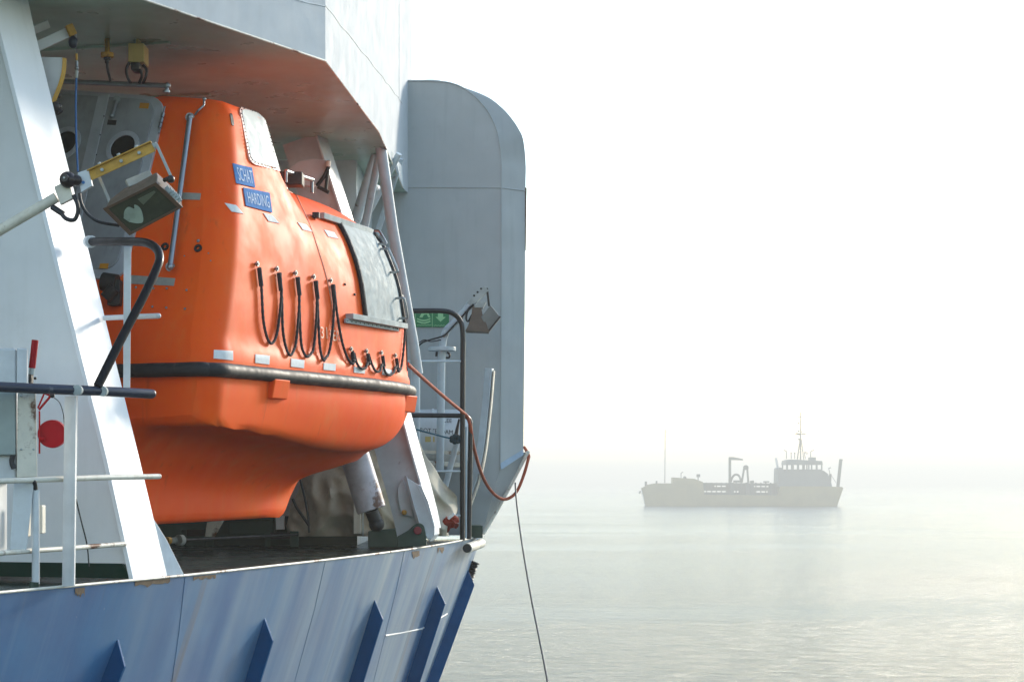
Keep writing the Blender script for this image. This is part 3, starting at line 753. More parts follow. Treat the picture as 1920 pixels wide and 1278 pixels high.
# becketed lifeline: eyes, whipped ends and slack loops
top_e = [(479, 495), (516, 504), (551, 512), (585, 519), (617, 526)]
low_e = [(655, 654), (684, 658), (712, 661), (738, 666)]
for x, y in top_e + low_e + [(751, 557)]:
    p = hit(x, y, .012); ey = MB(); ey.ring(p, BN, .012, .022, .012, 12); ey.rod(p - BN * .015, p + BN * .02, .01); ey.build('line_eye', M['steel'], boat)
loops = [[(482, 502), (486, 545), (489, 598), (496, 632), (505, 644), (514, 628), (520, 590), (523, 548), (519, 512)],
         [(521, 512), (524, 560), (526, 620), (533, 656), (541, 667), (549, 650), (554, 610), (557, 560), (554, 520)],
         [(556, 520), (557, 575), (560, 640), (566, 664), (574, 670), (583, 655), (588, 610), (590, 565), (588, 527)],
         [(590, 527), (592, 585), (595, 645), (600, 672), (606, 675), (614, 655), (620, 610), (622, 570), (620, 534)],
         [(622, 534), (628, 590), (637, 640), (646, 668), (654, 682), (659, 683), (661, 672), (657, 658)],
         [(660, 662), (666, 684), (676, 691), (684, 687), (687, 675), (685, 663)],
         [(687, 664), (695, 688), (704, 697), (711, 690), (714, 678), (713, 667)],
         [(714, 668), (717, 695), (726, 703), (735, 697), (740, 683), (739, 672)],
         [(740, 672), (743, 697), (748, 690), (753, 650), (755, 610), (752, 565)]]
for lp in loops:
    q_ = path_on(lp, .022, 14)
    MB().tube(q_, [.0118 + .0013 * math.sin(i * 1.9) for i in range(len(q_))], 8).build('lifeline_loop', M['rope'], boat)
for x, y in top_e: MB().tube(path_on(((x + 2, y + 8), (x + 4, y + 25), (x + 6, y + 42)), .024, 5), .0185, 10).build('line_whipping', M['rope'], boat)
for x, y in low_e: MB().tube(path_on(((x + 1, y + 6), (x + 2, y + 15), (x + 4, y + 27)), .024, 5), .017, 10).build('line_whipping', M['rope'], boat)
for o in (0, .05): MB().tube(smooth_path([P(751 + o * 60, 560, 19.55), P(757 + o * 60, 620, 19.5), P(758 + o * 80, 695, 19.55)], 8), .015, 8).build('bow_line', M['rope'], boat)
# rail on top of the canopy
cr = MB(); a_, b_ = P(536, 321, 17.75), P(585, 337, 18.35); cr.rod(a_, b_, .02).ball(b_, .024).rod(b_, b_ - V((0, 0, .12)), .016).rod(a_, a_ - V((0, 0, .1)), .016)
cr.build('canopy_rail', M['steel'], boat)
MB().box(P(548, 337, 18.0), (.1, 0, 0), (0, .1, 0), (0, 0, .06)).build('hook_housing', M['dark'], boat, bevel=.01)
# ------------------------------------------------------------------ davit frames
SD = V((math.sin(R(17)), math.cos(R(17)), 0)); SN = V((math.cos(R(17)), -math.sin(R(17)), 0))   # along / out from the ship side
YF = 14.1
dav = thing('davit_frame', (-3.2, 14.3, z_(ZD)), 'large white leaning davit frame in the foreground, left of the boat', 'davit', 'boat davit frames')
nl = [P(x, y, Y) for x, y, Y in ((-14, 0, 14.36), (0, 56, 14.34), (66, 320, 14.26), (145, 640, 14.18), (200, 860, 14.13), (250, 1086, 14.1))]   # near edge of the flange
nl = [P(-75, -260, 14.4)] + nl
fr = [P(x, y, Y) for x, y, Y in ((0, -260, 14.84), (52, 0, 14.82), (65, 56, 14.8), (130, 320, 14.72), (208, 640, 14.64), (262, 860, 14.58), (314, 1080, 14.52))]
fr[1] = P(53, 0, 14.82)
fl_ = MB(); thk = V((-.03, 0, -.008))
fl_.loft([[a, b, b + thk, a + thk] for a, b in zip(nl, fr)])
fl_.build('flange', M['bright'], dav, bevel=.004, angle=40)
wbp = nl[:-1] + [P(240, 1057, 14.12)]
webm = MB().prism([p + V((-.02, .012, 0)) for p in wbp] + [P(240, 1057, 14.12) - SN * 2.6, nl[0] - SN * 1.8], SD * .02)
webm.build('web_plate', M['bright'], dav)
MB().hexa([P(248, 1084, 14.13), P(248, 1084, 14.13) - SN * 2.6, P(248, 1084, 14.13) - SN * 2.6 + SD * .1, P(248, 1084, 14.13) + SD * .1,
           P(238, 1056, 14.1) - SN * .04, P(238, 1056, 14.1) - SN * 2.6, P(238, 1056, 14.1) - SN * 2.6 + SD * .1, P(238, 1056, 14.1) - SN * .04 + SD * .1]).build('foot_coaming', M['green'], dav)
MB().prism([P(288, 972, 14.56), P(312, 1010, 14.6), P(346, 1078, 14.66), P(311, 1081, 14.52), P(300, 1020, 14.54)], (-.02, .02, 0)).build('gusset', M['white'], dav, bevel=.003)
# sheave head and small derrick at the top of the frame
sh = MB()
arc = smooth_path([V((117, 108, 0)), V((116, 130, 0)), V((111, 152, 0)), V((102, 176, 0)), V((92, 200, 0))], 5)
sh.prism([P(40, 106, 14.95), P(84, 107, 14.95)] + [P(p.x, p.y, 14.95) for p in arc] + [P(60, 200, 14.95)], (0, .1, 0))
sh.build('sheave_cheek', M['white'], dav, bevel=.004)
MB().loft([[P(p.x, p.y, 14.94), P(p.x + 8, p.y + 2, 14.97), P(p.x + 8, p.y + 2, 15.1), P(p.x, p.y, 15.1)] for p in arc]).build('sheave_rim', M['rust'], dav)
ck = MB()
for k in range(7): x, y = 100 + (k % 3) * 5, 165 + k * 7; ck.ball(P(x, y, 15.0), .022 + .006 * (k % 2), 8, 6)
ck.rod(P(96, 190, 15.0), P(112, 212, 15.0), .03).ball(P(103, 200, 14.98), .04)
ck.build('hook_chain', M['dark'], dav)
MB().beam(P(60, 58, 15.2), P(89, 46, 15.3), .05, .06).build('stub_arm', M['white'], dav, bevel=.004)
arm_ = MB().beam(P(60, 92, 15.1), P(134, 58, 15.25), .06, .075).build('derrick_arm', M['white'], dav, bevel=.004)
MB().beam(P(126, 60, 15.2), P(139, 55, 15.22), .075, .085).build('arm_tip', M['rust'], arm_, bevel=.006)
blk = thing('pulley_block', P(137, 90, 15.22), 'small dark blue pulley block hanging from the rusty arm tip', 'pulley')
MB().ball(P(137, 79, 15.22), .043, 14, 10, (.85, .6, 1.15)).build('block_body', paint('block_blue', (20, 36, 58), .4), blk)
MB().tube(smooth_path([P(134, 57, 15.22), P(140, 62, 15.2), P(142, 70, 15.22)], 5), .008).build('shackle', M['steel'], blk)
wire = thing('fall_wire', P(145, 318, 14.95), 'thin blue coated wire hanging from the pulley in front of the boat door', 'wire')
MB().tube([P(143, 90, 15.2), P(143.5, 100, 15.18), P(144, 120, 15.16)], .0045, 6).build('upper_wire', M['steel'], wire)
MB().rod(P(143.5, 101, 15.17), P(144, 113, 15.17), .009).build('turnbuckle', M['rust'], wire)
MB().rod(P(143.8, 116, 15.17), P(144, 132, 15.16), .012).ball(P(144, 128, 15.16), .017).build('swivel', M['steel'], wire)
MB().rod(P(144, 133, 15.16), P(143, 147, 15.15), .014).build('thimble', M['galv'], wire)
MB().tube([P(143, 146, 15.15), P(142, 200, 15.1), P(143, 260, 15.0), P(146, 322, 14.95)], .008, 8).build('coated_wire', M['cord_blue'], wire)

# the second frame, beyond the boat
YD = 20.9
dv2 = thing('davit_frame', P(800, 1015, YD), 'smaller white davit frame standing beyond the boat, its foot on a dark green bracket', 'davit', 'boat davit frames')
ctr = [(592, 250, 1.0), (640, 400, 1.0), (700, 600, 1.0), (747, 757, 1.0), (772, 850, 1.0), (788, 905, 1.0), (801, 955, 1.0), (808, 990, 1.0)]
lw = [P(x - 62, y + 22, YD + .02) for x, y, _ in ctr]; rw = [P(x, y, YD) for x, y, _ in ctr]
MB().prism(lw + rw[::-1], (0, .03, 0)).build('web_plate', M['lilac'], dv2)
f2 = MB(); f2.loft([[p + V((-.01, -.10, 0)), p + V((.012, -.1, 0)), p + V((.10, .18, 0)), p + V((.075, .18, 0))] for p in rw]); f2.build('flange', M['white_clean'], dv2, bevel=.004)
ft = MB()
fpx = [(759, 893), (791, 912), (803, 940), (815, 985), (815, 1002), (806, 1013), (795, 1006), (781, 978)]
ft.prism([P(x, y, YD - .16) for x, y in fpx], (0, .03, 0)); ft.build('foot_cheek', M['lilac'], dv2, bevel=.006)
f3 = MB(); e_ = [(791, 906), (803, 930), (814, 960), (822, 985), (823, 1000), (814, 1012)]
f3.loft([[P(x - 9, y + 3, YD - .17), P(x, y, YD - .05), P(x + 1, y, YD + .04), P(x - 8, y + 3, YD + .05)] for x, y in e_]).build('foot_flange', M['white_clean'], dv2, bevel=.006)
f4 = MB(); f4.loft([[P(x, y, YD - .17), P(x + 5, y - 1, YD - .2), P(x + 6, y, YD - .1), P(x, y, YD - .1)] for x, y in ((757, 892), (764, 920), (772, 950), (783, 985), (797, 1008))]).build('foot_rib', M['white_clean'], dv2, bevel=.004)
MB().prism([P(x, y, YD - .05) for x, y in ((755, 897), (745, 915), (747, 938), (753, 965), (775, 968), (770, 935))], (0, .04, 0)).build('side_plate', M['lilac'], dv2, bevel=.004)
MB().ball(P(758, 960, YD - .1), .028).build('grease_cap', M['rust'], dv2)
hd = MB(); hp = [(538, 319), (560, 302), (590, 297), (614, 301), (618, 306), (612, 322), (600, 338), (586, 350), (560, 346), (540, 332)]
hd.prism([P(x, y, 20.3) for x, y in hp], (0, .1, 0)).build('sheave_cheek', M['lilac'], dv2, bevel=.006)
MB().tube(smooth_path([P(616, 301, 20.28), P(616, 312, 20.28), P(608, 330, 20.28), P(594, 349, 20.28)], 6), .02, 8).build('sheave_rim', M['dark'], dv2)
MB().tube([P(615, 320, 20.28), P(611, 355, 20.28)], .018, 8).tube([P(596, 350, 20.28), P(617, 361, 20.28)], .02, 8).build('hook_chain', M['dark'], dv2)
hed = MB().rod(P(616, 302, 20.25), P(615, 312, 20.25), .024).build('sheave_eye', M['cream'], dv2)

br = thing('hinge_bracket', P(770, 1022, 21.6), 'dark green hinge bracket with a red cap under the far davit', 'bracket')
bp = smooth_path([V((776, 984, 0)), V((785, 980, 0)), V((794, 985, 0)), V((798, 1000, 0)), V((800, 1022, 0))], 5)
MB().prism([P(745, 1026, 20.68), P(745, 1005, 20.68), P(765, 994, 20.68)] + [P(p.x, p.y, 20.68) for p in bp], (0, .06, 0)).build('cheek_plate', M['green'], br, bevel=.006)
MB().prism([P(690, 1026, 21.2), P(690, 995, 21.2), P(750, 990, 21.2), P(776, 1026, 21.2)], (0, .5, 0)).build('base_block', M['green'], br, bevel=.01)
MB().rod(P(783, 994, 20.69), P(783, 994, 20.62), .042, n=20).build('red_cap', paint('dull_red', (120, 20, 34), .4), br, bevel=.008)
# hydraulic cylinder
cy = thing('hydraulic_cylinder', P(698, 962, 20.7), 'speckled white hydraulic cylinder leaning just left of the far davit', 'cylinder')
MB().rod(P(648, 800, 20.3), P(697, 956, 20.3), .152, n=28).build('barrel', paint('speckled_white', (206, 202, 208), .4, msc=8, dirt=(120, 90, 90), dirt_amt=.6, rust=.4), cy, bevel=.012)
MB().rod(P(697, 957, 20.3), P(704, 975, 20.32), .07, n=18).ball(P(706, 982, 20.35), .08).build('rod_eye', M['dark'], cy)

# deck hardware under the far davit
wn = thing('mooring_winch_gear', P(735, 1020, 22.2), 'dark greasy winch gear on deck at the foot of the cylinder', 'winch')
w1 = MB().rod(P(700, 985, 22.1), P(722, 975, 22.3), .11, n=20).rod(P(735, 985, 22.2), P(752, 978, 22.3), .09, n=20)
w1.build('drum', M['dark'], wn, bevel=.01)
MB().abox(P(690, 1020, 22.2), P(760, 996, 22.6)).build('gear_box', M['green'], wn, bevel=.02)
MB().beam(P(715, 985, 22.0), P(772, 968, 22.0), .05, .08).build('lever_arm', M['dark'], wn, bevel=.006)
pst = tag(MB().abox(P(663, 1000, 21.3), P(677, 905, 21.36)).build('deck_post', M['white_rusty'], bevel=.004), 'short cream post on deck, left of the hydraulic cylinder', 'post')
MB().abox(P(679, 1003, 21.32), P(682, 946, 21.36)).build('post_strip', M['galv'], pst)
for nm, lab, x0, x1, y0, y1, Y in (('rubber_chock', 'dark green U-shaped chock on deck below the keel, nearer the canvas heap', 497, 560, 998, 1025, 21.4), ('rubber_chock', 'dark green chock on deck, close behind the white davit foot', 340, 400, 992, 1024, 20.6)):
    c = thing(nm, P((x0 + x1) / 2, y1, Y), lab, 'chock', 'deck chocks under the boat')
    MB().hexa([P(x0, y1, Y), P(x0 + 10, y1, Y), P(x0 + 10, y1, Y + .35), P(x0, y1, Y + .35), P(x0, y0, Y), P(x0 + 10, y0, Y), P(x0 + 10, y0, Y + .35), P(x0, y0, Y + .35)]).hexa([P(x1 - 16, y1, Y), P(x1, y1, Y), P(x1, y1, Y + .35), P(x1 - 16, y1, Y + .35), P(x1 - 16, y0 - 3, Y), P(x1, y0 - 3, Y), P(x1, y0 - 3, Y + .35), P(x1 - 16, y0 - 3, Y + .35)]).build('side_cheek', M['green'], c, bevel=.006)
    MB().hexa([P(x0, y0 + 12, Y + .02), P(x1, y0 + 12, Y + .02), P(x1, y0 + 12, Y + .3), P(x0, y0 + 12, Y + .3), P(x0, y0, Y + .02), P(x1, y0, Y + .02), P(x1, y0, Y + .3), P(x0, y0, Y + .3)]).build('cross_block', M['dark'], c, bevel=.006)
kb = tag(MB().hexa([P(384, 1006, 20.2), P(403, 1006, 20.2), P(403, 1006, 20.5), P(384, 1006, 20.5), P(388, 978, 20.2), P(420, 975, 20.2), P(420, 975, 20.5), P(388, 978, 20.5)]).build('keel_rest', M['white_rusty'], bevel=.006), 'cream steel keel rest standing under the boat keel', 'keel rest')
tr_ = thing('tie_rod', P(440, 1011, 19.9), 'long dark tie rod with a white collar lying across the deck', 'rod')
MB().rod(P(340, 1012, 19.6), P(556, 1002, 21.3), .014).build('rod', M['dark'], tr_)
MB().rod(P(318, 1013, 19.5), P(330, 1012, 19.55), .03).rod(P(334, 1012, 19.55), P(341, 1012, 19.6), .055).build('collar', M['galv'], tr_)
MB().rod(P(312, 1012, 19.45), P(318, 1013, 19.5), .035).build('rusty_end', M['rust'], tr_)
loc = thing('deck_locker', P(500, 1000, 22.0), 'dark green deck locker seen under the boat keel', 'locker')
MB().abox(P(430, 1002, 21.9), P(520, 968, 22.3)).build('locker_body', M['green'], loc, bevel=.01)
MB().abox(P(427, 976, 21.87), P(523, 966, 22.3)).build('lid', M['green'], loc, bevel=.01)
MB().abox(P(517, 992, 21.84), P(534, 966, 21.89)).build('white_hatch', M['white_clean'], loc)
lj = MB()
for x, y, r in ((846, 972, .055), (838, 984, .075), (829, 992, .05)): lj.ball(P(x, y, 21.75), r, 22, 14, (1.5, .7, .7))
lj.v = [p + V((noise.noise(p * 16), noise.noise(p * 16 + V((5, 5, 5))), noise.noise(p * 16 + V((9, 1, 4))))) * .05 for p in lj.v]
tag(lj.build('orange_lifejacket_bundle', paint('orange_cloth', (124, 34, 8), .9, dirt=(50,20,12), dirt_amt=.7, bump=.6)), 'orange bundle tucked low behind the far black railing', 'bundle')
tag(MB().beam(P(840, 972, 21.62), P(852, 962, 21.62), .05, .03).build('white_tag_strap', M['tape'], bevel=.003), 'short white strap lying on the orange bundle', 'strap')

# canvas heap
def canvas():
    mb = MB(); nu, nv = 72, 46; cx, cy_, Y = 700, 905, 22.0
    sil = [(0, 168, 98), ]
    rings = []
    top_ = [(540, 985), (556, 930), (570, 880), (600, 835), (650, 812), (720, 800), (780, 812), (803, 858), (830, 900), (856, 930), (857, 958), (838, 985)]
    tp = resample(top_, nu + 1)
    for j in range(nv + 1):
        v = j / nv; row = []
        for i in range(nu + 1):
            p = tp[i]; bx = 545 + (845 - 545) * i / nu; by = 1004
            a = math.sin(v * math.pi / 2)                       # from the ridge line down to the deck, bulging to the front
            x = p.x + (bx - p.x) * v; y = p.y + (by - p.y) * v
            dep = -.40 * math.sin(v * math.pi * .62) * math.sin(math.pi * i / nu) ** .5
            w = P(x, y, Y + dep)
            q = V((w.x * 2.2, w.y * 1.2, w.z * 2.0))
            f = 1 - abs(noise.noise(q * 1.25 + V((3, 1, 7)))) * 2
            f2_ = 1 - abs(noise.noise(V((w.x * 4.4 + w.z * 2.6, w.y, w.z * 2.2 - w.x)) * 1.1)) * 2
            w = w + V((noise.noise(q * 2) * .03, -.13 * f - .08 * f2_, noise.noise(q * 2 + V((9, 9, 9))) * .03 * (1 if 0 < v < 1 else 0)))
            row.append(w)
        rings.append(row)
    back = [[r[0] + V((0, .6, -.05)) for r in [[p] for p in rings[0]]]]
    mb.loft([[p + V((-.1, .9, -.05)) for p in rings[0]], [p + V((-.03, .45, .0)) for p in rings[0]]] + rings, False, False)
    return mb
cv = tag(canvas().build('canvas_cover', M['canvas'], angle=80), 'grubby beige canvas sheet lashed over machinery behind the boat keel', 'tarpaulin')
MB().tube([P(x, y, 21.35) for x, y in ((562, 895), (572, 935), (578, 970), (580, 998))], .012, 8).build('lashing', M['cable'], cv)
MB().tube(smooth_path([P(x, y, 21.35) for x, y in ((549, 934), (556, 950), (568, 968), (580, 985))], 4), .016, 8).build('lashing', M['cable'], cv)

# ------------------------------------------------------------------ near railing
nr = thing('guard_rail', P(132, 1102, 13.1), 'near ship railing at bottom left, grey pipe above white lower bars', 'railing', 'ship railings')
hrail = MB().tube([P(-420, 702, 11.4), P(-60, 722, 12.55), P(60, 728, 12.8), P(180, 732.5, 13.2), P(284, 738, 13.6)], .033, 16).ball(P(284, 738, 13.6), .033).build('hand_rail', M['rail_blue'], nr)
MB().rod(P(144, 731, 13.02), P(147, 731.2, 13.05), .0345, n=16).build('pipe_joint', M['galv'], hrail)
MB().rod(P(191, 733, 13.2), P(194, 733.2, 13.24), .0345, n=16).build('pipe_joint', M['galv'], hrail)
MB().tube([P(-420, 921, 11.4), P(-60, 903, 12.5), P(100, 898, 13.1), P(200, 894.5, 13.6), P(298, 892.5, 14.1)], .019, 12).ball(P(298, 892.5, 14.1), .019).build('middle_bar', M['white_rusty'], nr)
MB().tube([P(-420, 1068, 11.4), P(-60, 1040, 12.4), P(0, 1036, 12.7), P(120, 1028, 13.4), P(234, 1019, 14.1)], .017, 12).build('lower_bar', M['white_rusty'], nr)
MB().hexa([P(116, 1100, 13.12), P(139, 1097, 13.05), P(141, 1097, 13.1), P(119, 1099, 13.17), P(121, 742, 13.12), P(142, 742, 13.05), P(146, 742, 13.1), P(123, 742, 13.17)]).build('flat_post', M['white'], nr, bevel=.003)
MB().rod(P(67, 1094, 13.0), P(67, 918, 13.0), .026, .024).build('round_post', M['white'], nr)
MB().rod(P(64, 1101, 13.0), P(65, 1090, 13.0), .033).build('post_foot', M['green'], nr)
hr = thing('bent_hand_rail', P(180, 728, 13.3), 'dark blue pipe hand rail bent in a hook shape, crossing the near davit', 'hand rail')
MB().tube(smooth_path([P(169, 453, 14.45), P(210, 452.5, 14.2), P(252, 453, 13.95), P(277, 456, 13.8), P(293, 466, 13.7), P(299, 481, 13.62), P(295, 500, 13.55), P(270, 554, 13.45), P(225, 640, 13.32), P(183, 724, 13.2)], 6), .030, 16).build('bent_pipe', paint('navy_pipe', (4, 8, 20), .45, spec=.25, dirt_amt=.1), hr)
MB().rod(P(171, 453, 14.42), P(167, 453, 14.5), .045).build('pipe_flange', M['white'], hr, bevel=.004)
ps = thing('rail_post', P(239, 725, 14.3), 'upright white bar under the hook of the bent dark rail', 'post')
MB().hexa([P(231, 730, 14.2), P(244, 730, 14.2), P(244, 730, 14.25), P(231, 730, 14.25), P(232, 462, 14.2), P(246, 462, 14.2), P(246, 462, 14.25), P(232, 462, 14.25)]).build('upright', M['white_clean'], ps, bevel=.004)
MB().tube([P(196, 596, 14.6), P(240, 594, 14.35), P(297, 592, 13.95)], .019, 12).ball(P(297, 592, 13.95), .019).build('stub_bar', M['white_clean'], ps)

# cabinet with red handle
cab = thing('control_cabinet', P(30, 905, 12.9), 'white control cabinet with grey lid and rust stained edge, at far left', 'cabinet')
yc = 12.95
MB().hexa([P(-90, 900, yc), P(31, 900, yc), P(36, 900, yc + .4), P(-90, 900, yc + .4), P(-90, 652, yc), P(31, 652, yc), P(33, 654, yc + .4), P(-90, 652, yc + .4)]).build('cabinet_body', M['white'], cab, bevel=.02)
MB().abox(P(-90, 853, yc - .05), P(31, 735, yc - .004)).build('panel', M['cabinet_panel'], cab, bevel=.01)
ce = MB().hexa([P(31, 895, yc - .03), P(70, 893, yc + .02), P(70, 893, yc + .1), P(31, 895, yc + .06), P(33, 735, yc - .03), P(67, 735, yc + .02), P(67, 735, yc + .1), P(33, 735, yc + .06)]).build('rusty_edge', M['stained'], cab, bevel=.006)
MB().hexa([P(31, 734, yc - .02), P(52, 734, yc + .02), P(52, 734, yc + .1), P(31, 734, yc + .06), P(31, 652, yc - .02), P(52, 653, yc + .02), P(52, 653, yc + .1), P(31, 652, yc + .06)]).build('upper_edge', M['white'], cab, bevel=.012)
for x, y in ((40, 742), (40, 842), (63, 842)): MB().ball(P(x, y, yc - .03), .008, 8, 6).build('edge_bolt', M['galv'], ce)
MB().hexa([P(18, 1030, yc), P(50, 1030, yc), P(50, 1030, yc + .1), P(18, 1030, yc + .1), P(26, 900, yc), P(64, 900, yc), P(64, 900, yc + .1), P(26, 900, yc + .1)]).build('cabinet_leg', M['white'], cab, bevel=.006)
MB().abox(P(-90, 1044, yc), P(14, 902, yc + .35)).build('lower_box', M['white'], cab, bevel=.012)
MB().tube(smooth_path([P(24, 852, yc - .03), P(22, 866, yc - .03), P(26, 878, yc - .03)], 4), .017).build('cable_gland', M['cable'], cab)
MB().tube(smooth_path([P(60, 898, yc), P(65, 905, yc), P(67, 920, 13.0)], 4), .014).build('cable', M['cable'], cab)
MB().abox(P(72, 1000, 13.3), P(86, 946, 13.4)).build('hinge_block', M['white_rusty'], cab, bevel=.008)
MB().abox(P(47, 1006, 13.3), P(58, 936, 13.4)).build('hinge_block', M['white_rusty'], cab, bevel=.008)
rh = thing('red_lever', P(58, 716, 13.05), 'bright red lever handle standing up behind the white cabinet', 'lever')
MB().rod(P(60, 690, 13.05), P(66, 637, 13.05), .0225, n=18).build('grip', M['red'], rh, bevel=.004)
MB().rod(P(59, 702, 13.05), P(60, 690, 13.05), .018).build('ferrule', M['galv'], rh)
MB().abox(P(53, 718, 13.02), P(63, 702, 13.08)).ball(P(66, 709, 13.04), .01).build('socket', M['dark'], rh, bevel=.003)
rb = thing('red_drum_handle', P(98, 842, 13.6), 'round red canister end with a wire bail, hanging below the grey pipe', 'canister')
MB().rod(P(99, 813, 13.72), P(97, 813, 13.45), .098, .094, n=32).build('drum', M['red'], rb, bevel=.008)
MB().tube(smooth_path([P(100, 744, 13.4), P(112, 755, 13.42), P(119, 778, 13.45), P(121, 805, 13.5)], 5), .003, 6).build('bail_wire', M['dark'], rb)
MB().rod(P(83, 737, 13.4), P(71, 765, 13.4), .006).rod(P(95, 742, 13.4), P(73, 768, 13.4), .008).rod(P(83, 737, 13.4), P(95, 742, 13.4), .006).build('bracket_arm', M['red'], rb)
MB().ball(P(98, 741, 13.4), .018).build('pivot_knob', M['cable'], rb)
MB().rod(P(74, 770, 13.4), P(74, 850, 13.42), .006).rod(P(74, 822, 13.4), P(84, 822, 13.4), .012).build('hanger_rod', M['red'], rb)
tag(MB().tube(smooth_path([P(140, 925, 13.9), P(152, 975, 13.95), P(163, 1020, 14.0), P(167, 1062, 14.0)], 5), .005, 6).build('thin_cable', M['cable']), 'thin loose dark cable hanging against the white davit web', 'cable')

# ------------------------------------------------------------------ floodlight on a pole, near
flp = thing('flood_light', P(40, 408, 12.4), 'large rusty floodlight on a cream pole in front of the boat door', 'floodlight', 'deck floodlights')
YL = 12.5
MB().rod(P(-260, 583, YL), P(106, 370, YL), .033, n=20).ball(P(-260, 583, YL), .034).rod(P(-260, 583, YL), P(-260, 583, YL) + V((0, .1, -1.62)), .034, n=20).build('pole', M['cream'], flp)
MB().prism([P(x, y, YL - .02) for x, y in ((101, 350), (128, 337), (138, 371), (113, 384))], (0, .04, 0)).build('clamp_plate', M['cream'], flp, bevel=.004)
MB().prism([P(x, y, YL - .015) for x, y in ((145, 324), (165, 317), (173, 348), (152, 361))], (0, .04, 0)).build('bracket_plate', M['white_clean'], flp, bevel=.003)
MB().rod(P(156, 342, YL - .016), P(156, 342, YL - .019), .010, n=18).build('blue_dot', M['plate_blue'], flp)
g_ = MB().ball(P(127, 337, YL - .04), .052, 20, 14).rod(P(124, 335, YL - .07), P(121, 333.5, YL - .1), .03, .022, 18); g_.ball(P(143, 338, YL - .03), .035)
g_.build('cable_junction', paint('gland_brown', (38, 26, 26), .4), flp)
MB().rod(P(120.5, 333.2, YL - .1), P(120, 333, YL - .106), .006).build('junction_screw', M['steel'], flp)
MB().tube(smooth_path([P(103, 390, YL), P(113, 398, YL - .02), P(124, 410, YL - .03), P(139, 412, YL - .03), P(146, 398, YL - .03), P(145, 382, YL - .03), P(138, 366, YL - .02)], 6), .0135, 10).build('cable', M['cable'], flp)
MB().rod(P(98, 388, YL), P(118, 401, YL - .02), .019).build('cable_gland', M['cable'], flp)
MB().tube(smooth_path([P(149, 362, YL), P(153, 382, YL), P(165, 402, YL), P(186, 416, YL + .02), P(223, 423, YL + .1)], 6), .010, 10).build('cable', M['cable'], flp)
ch = MB(); a_, b_ = P(168, 330, YL), P(288, 275, YL + .02)
u_ = (b_ - a_).normalized(); w_ = V((0, -1, 0)); up2 = u_.cross(w_).normalized()
if up2.z < 0: up2 = -up2
for dz, hh in ((.022, .006),): ch.beam(a_ + up2 * .034, b_ + up2 * .034, .05, .008, up2)
ch.beam(a_, b_, .008, .062, up2)
ch.build('arm_channel', M['rust'], flp, bevel=.002)
for t in (.2, .5, .78):
    p = a_.lerp(b_, t); MB().rod(p + V((0, -.004, 0)), p + V((0, -.022, 0)), .011, n=6).build('arm_bolt', M['galv'], flp); MB().rod(p + up2 * .036, p + up2 * .052, .012, n=6).build('arm_bolt', M['galv'], flp)
# lamp head: face corners, then a tapering body
FQ = [P(193, 391, YL - .02), P(293, 341, YL - .05), P(343, 388, YL + .02), P(243, 441, YL + .05)]
fn = (FQ[1] - FQ[0]).cross(FQ[3] - FQ[0]).normalized()
if fn.y > 0: fn = -fn
bk = -fn
fc = sum(FQ, V((0, 0, 0))) / 4
ins = lambda k, d: [fc + (p - fc) * k + bk * d for p in FQ]
bdir = (P(205, 352, YL + .22) - P(193, 391, YL)); bdir = bdir
body = MB().loft([[p + V((0, .02, .004)) for p in ins(.97, .0)], [p + bdir * .42 for p in ins(.9, .0)], [p + bdir * .95 for p in ins(.62, .0)]])
body.build('lamp_housing', M['bronze'], flp, bevel=.006)
fr_ = MB()
o0, i0_, o1, i1 = ins(1.0, -.012), ins(.86, -.012), ins(1.0, .012), ins(.86, .012)
for k in range(4):
    j = (k + 1) % 4
    fr_.add([o0[k], o0[j], i0_[j], i0_[k], o1[k], o1[j], i1[j], i1[k]], [(0, 1, 2, 3), (7, 6, 5, 4), (0, 4, 5, 1), (3, 2, 6, 7)])
lf = fr_.build('lamp_rim', paint('rim_brown', (92, 66, 46), .55, dirt=(56, 36, 24), dirt_amt=.8, msc=14), flp, bevel=.002)
MB().add(ins(.87, -.001), [(0, 1, 2, 3)]).build('lamp_glass', M['lamp_glass'], flp)
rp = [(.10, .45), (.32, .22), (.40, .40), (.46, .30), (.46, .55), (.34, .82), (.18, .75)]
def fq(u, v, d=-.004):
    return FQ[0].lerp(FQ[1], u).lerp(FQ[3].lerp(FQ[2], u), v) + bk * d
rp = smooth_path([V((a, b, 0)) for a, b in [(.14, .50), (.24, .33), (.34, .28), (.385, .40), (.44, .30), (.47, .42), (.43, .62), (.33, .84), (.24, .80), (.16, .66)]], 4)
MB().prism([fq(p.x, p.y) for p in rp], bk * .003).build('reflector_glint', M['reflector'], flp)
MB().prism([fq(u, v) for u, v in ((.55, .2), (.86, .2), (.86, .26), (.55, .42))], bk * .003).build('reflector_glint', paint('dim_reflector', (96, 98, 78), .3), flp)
yk = MB(); yk.beam(P(287, 274, YL + .02), P(294, 270, YL + .02), .02, .03).beam(P(293, 270, YL + .02), P(322, 334, YL + .03), .02, .018)
yk.build('yoke', M['galv'], flp, bevel=.002)
MB().beam(P(185, 331, YL + .1), P(206, 380, YL + .12), .02, .018).build('yoke', M['galv'], flp, bevel=.002)
MB().ball(P(320, 336, YL + .01), .026).rod(P(308, 338, YL + .04), P(322, 332, YL), .014).build('tilt_knob', M['dark'], flp)
MB().beam(P(238, 345, YL + .16), P(283, 326, YL + .2), .06, .05).build('ballast_box', M['galv'], flp, bevel=.004)
for k in range(5): MB().beam(P(312 + k * 5, 350 + k * 4, YL), P(318 + k * 5, 362 + k * 4, YL - .01), .006, .03).build('cooling_fin', M['galv'], flp)
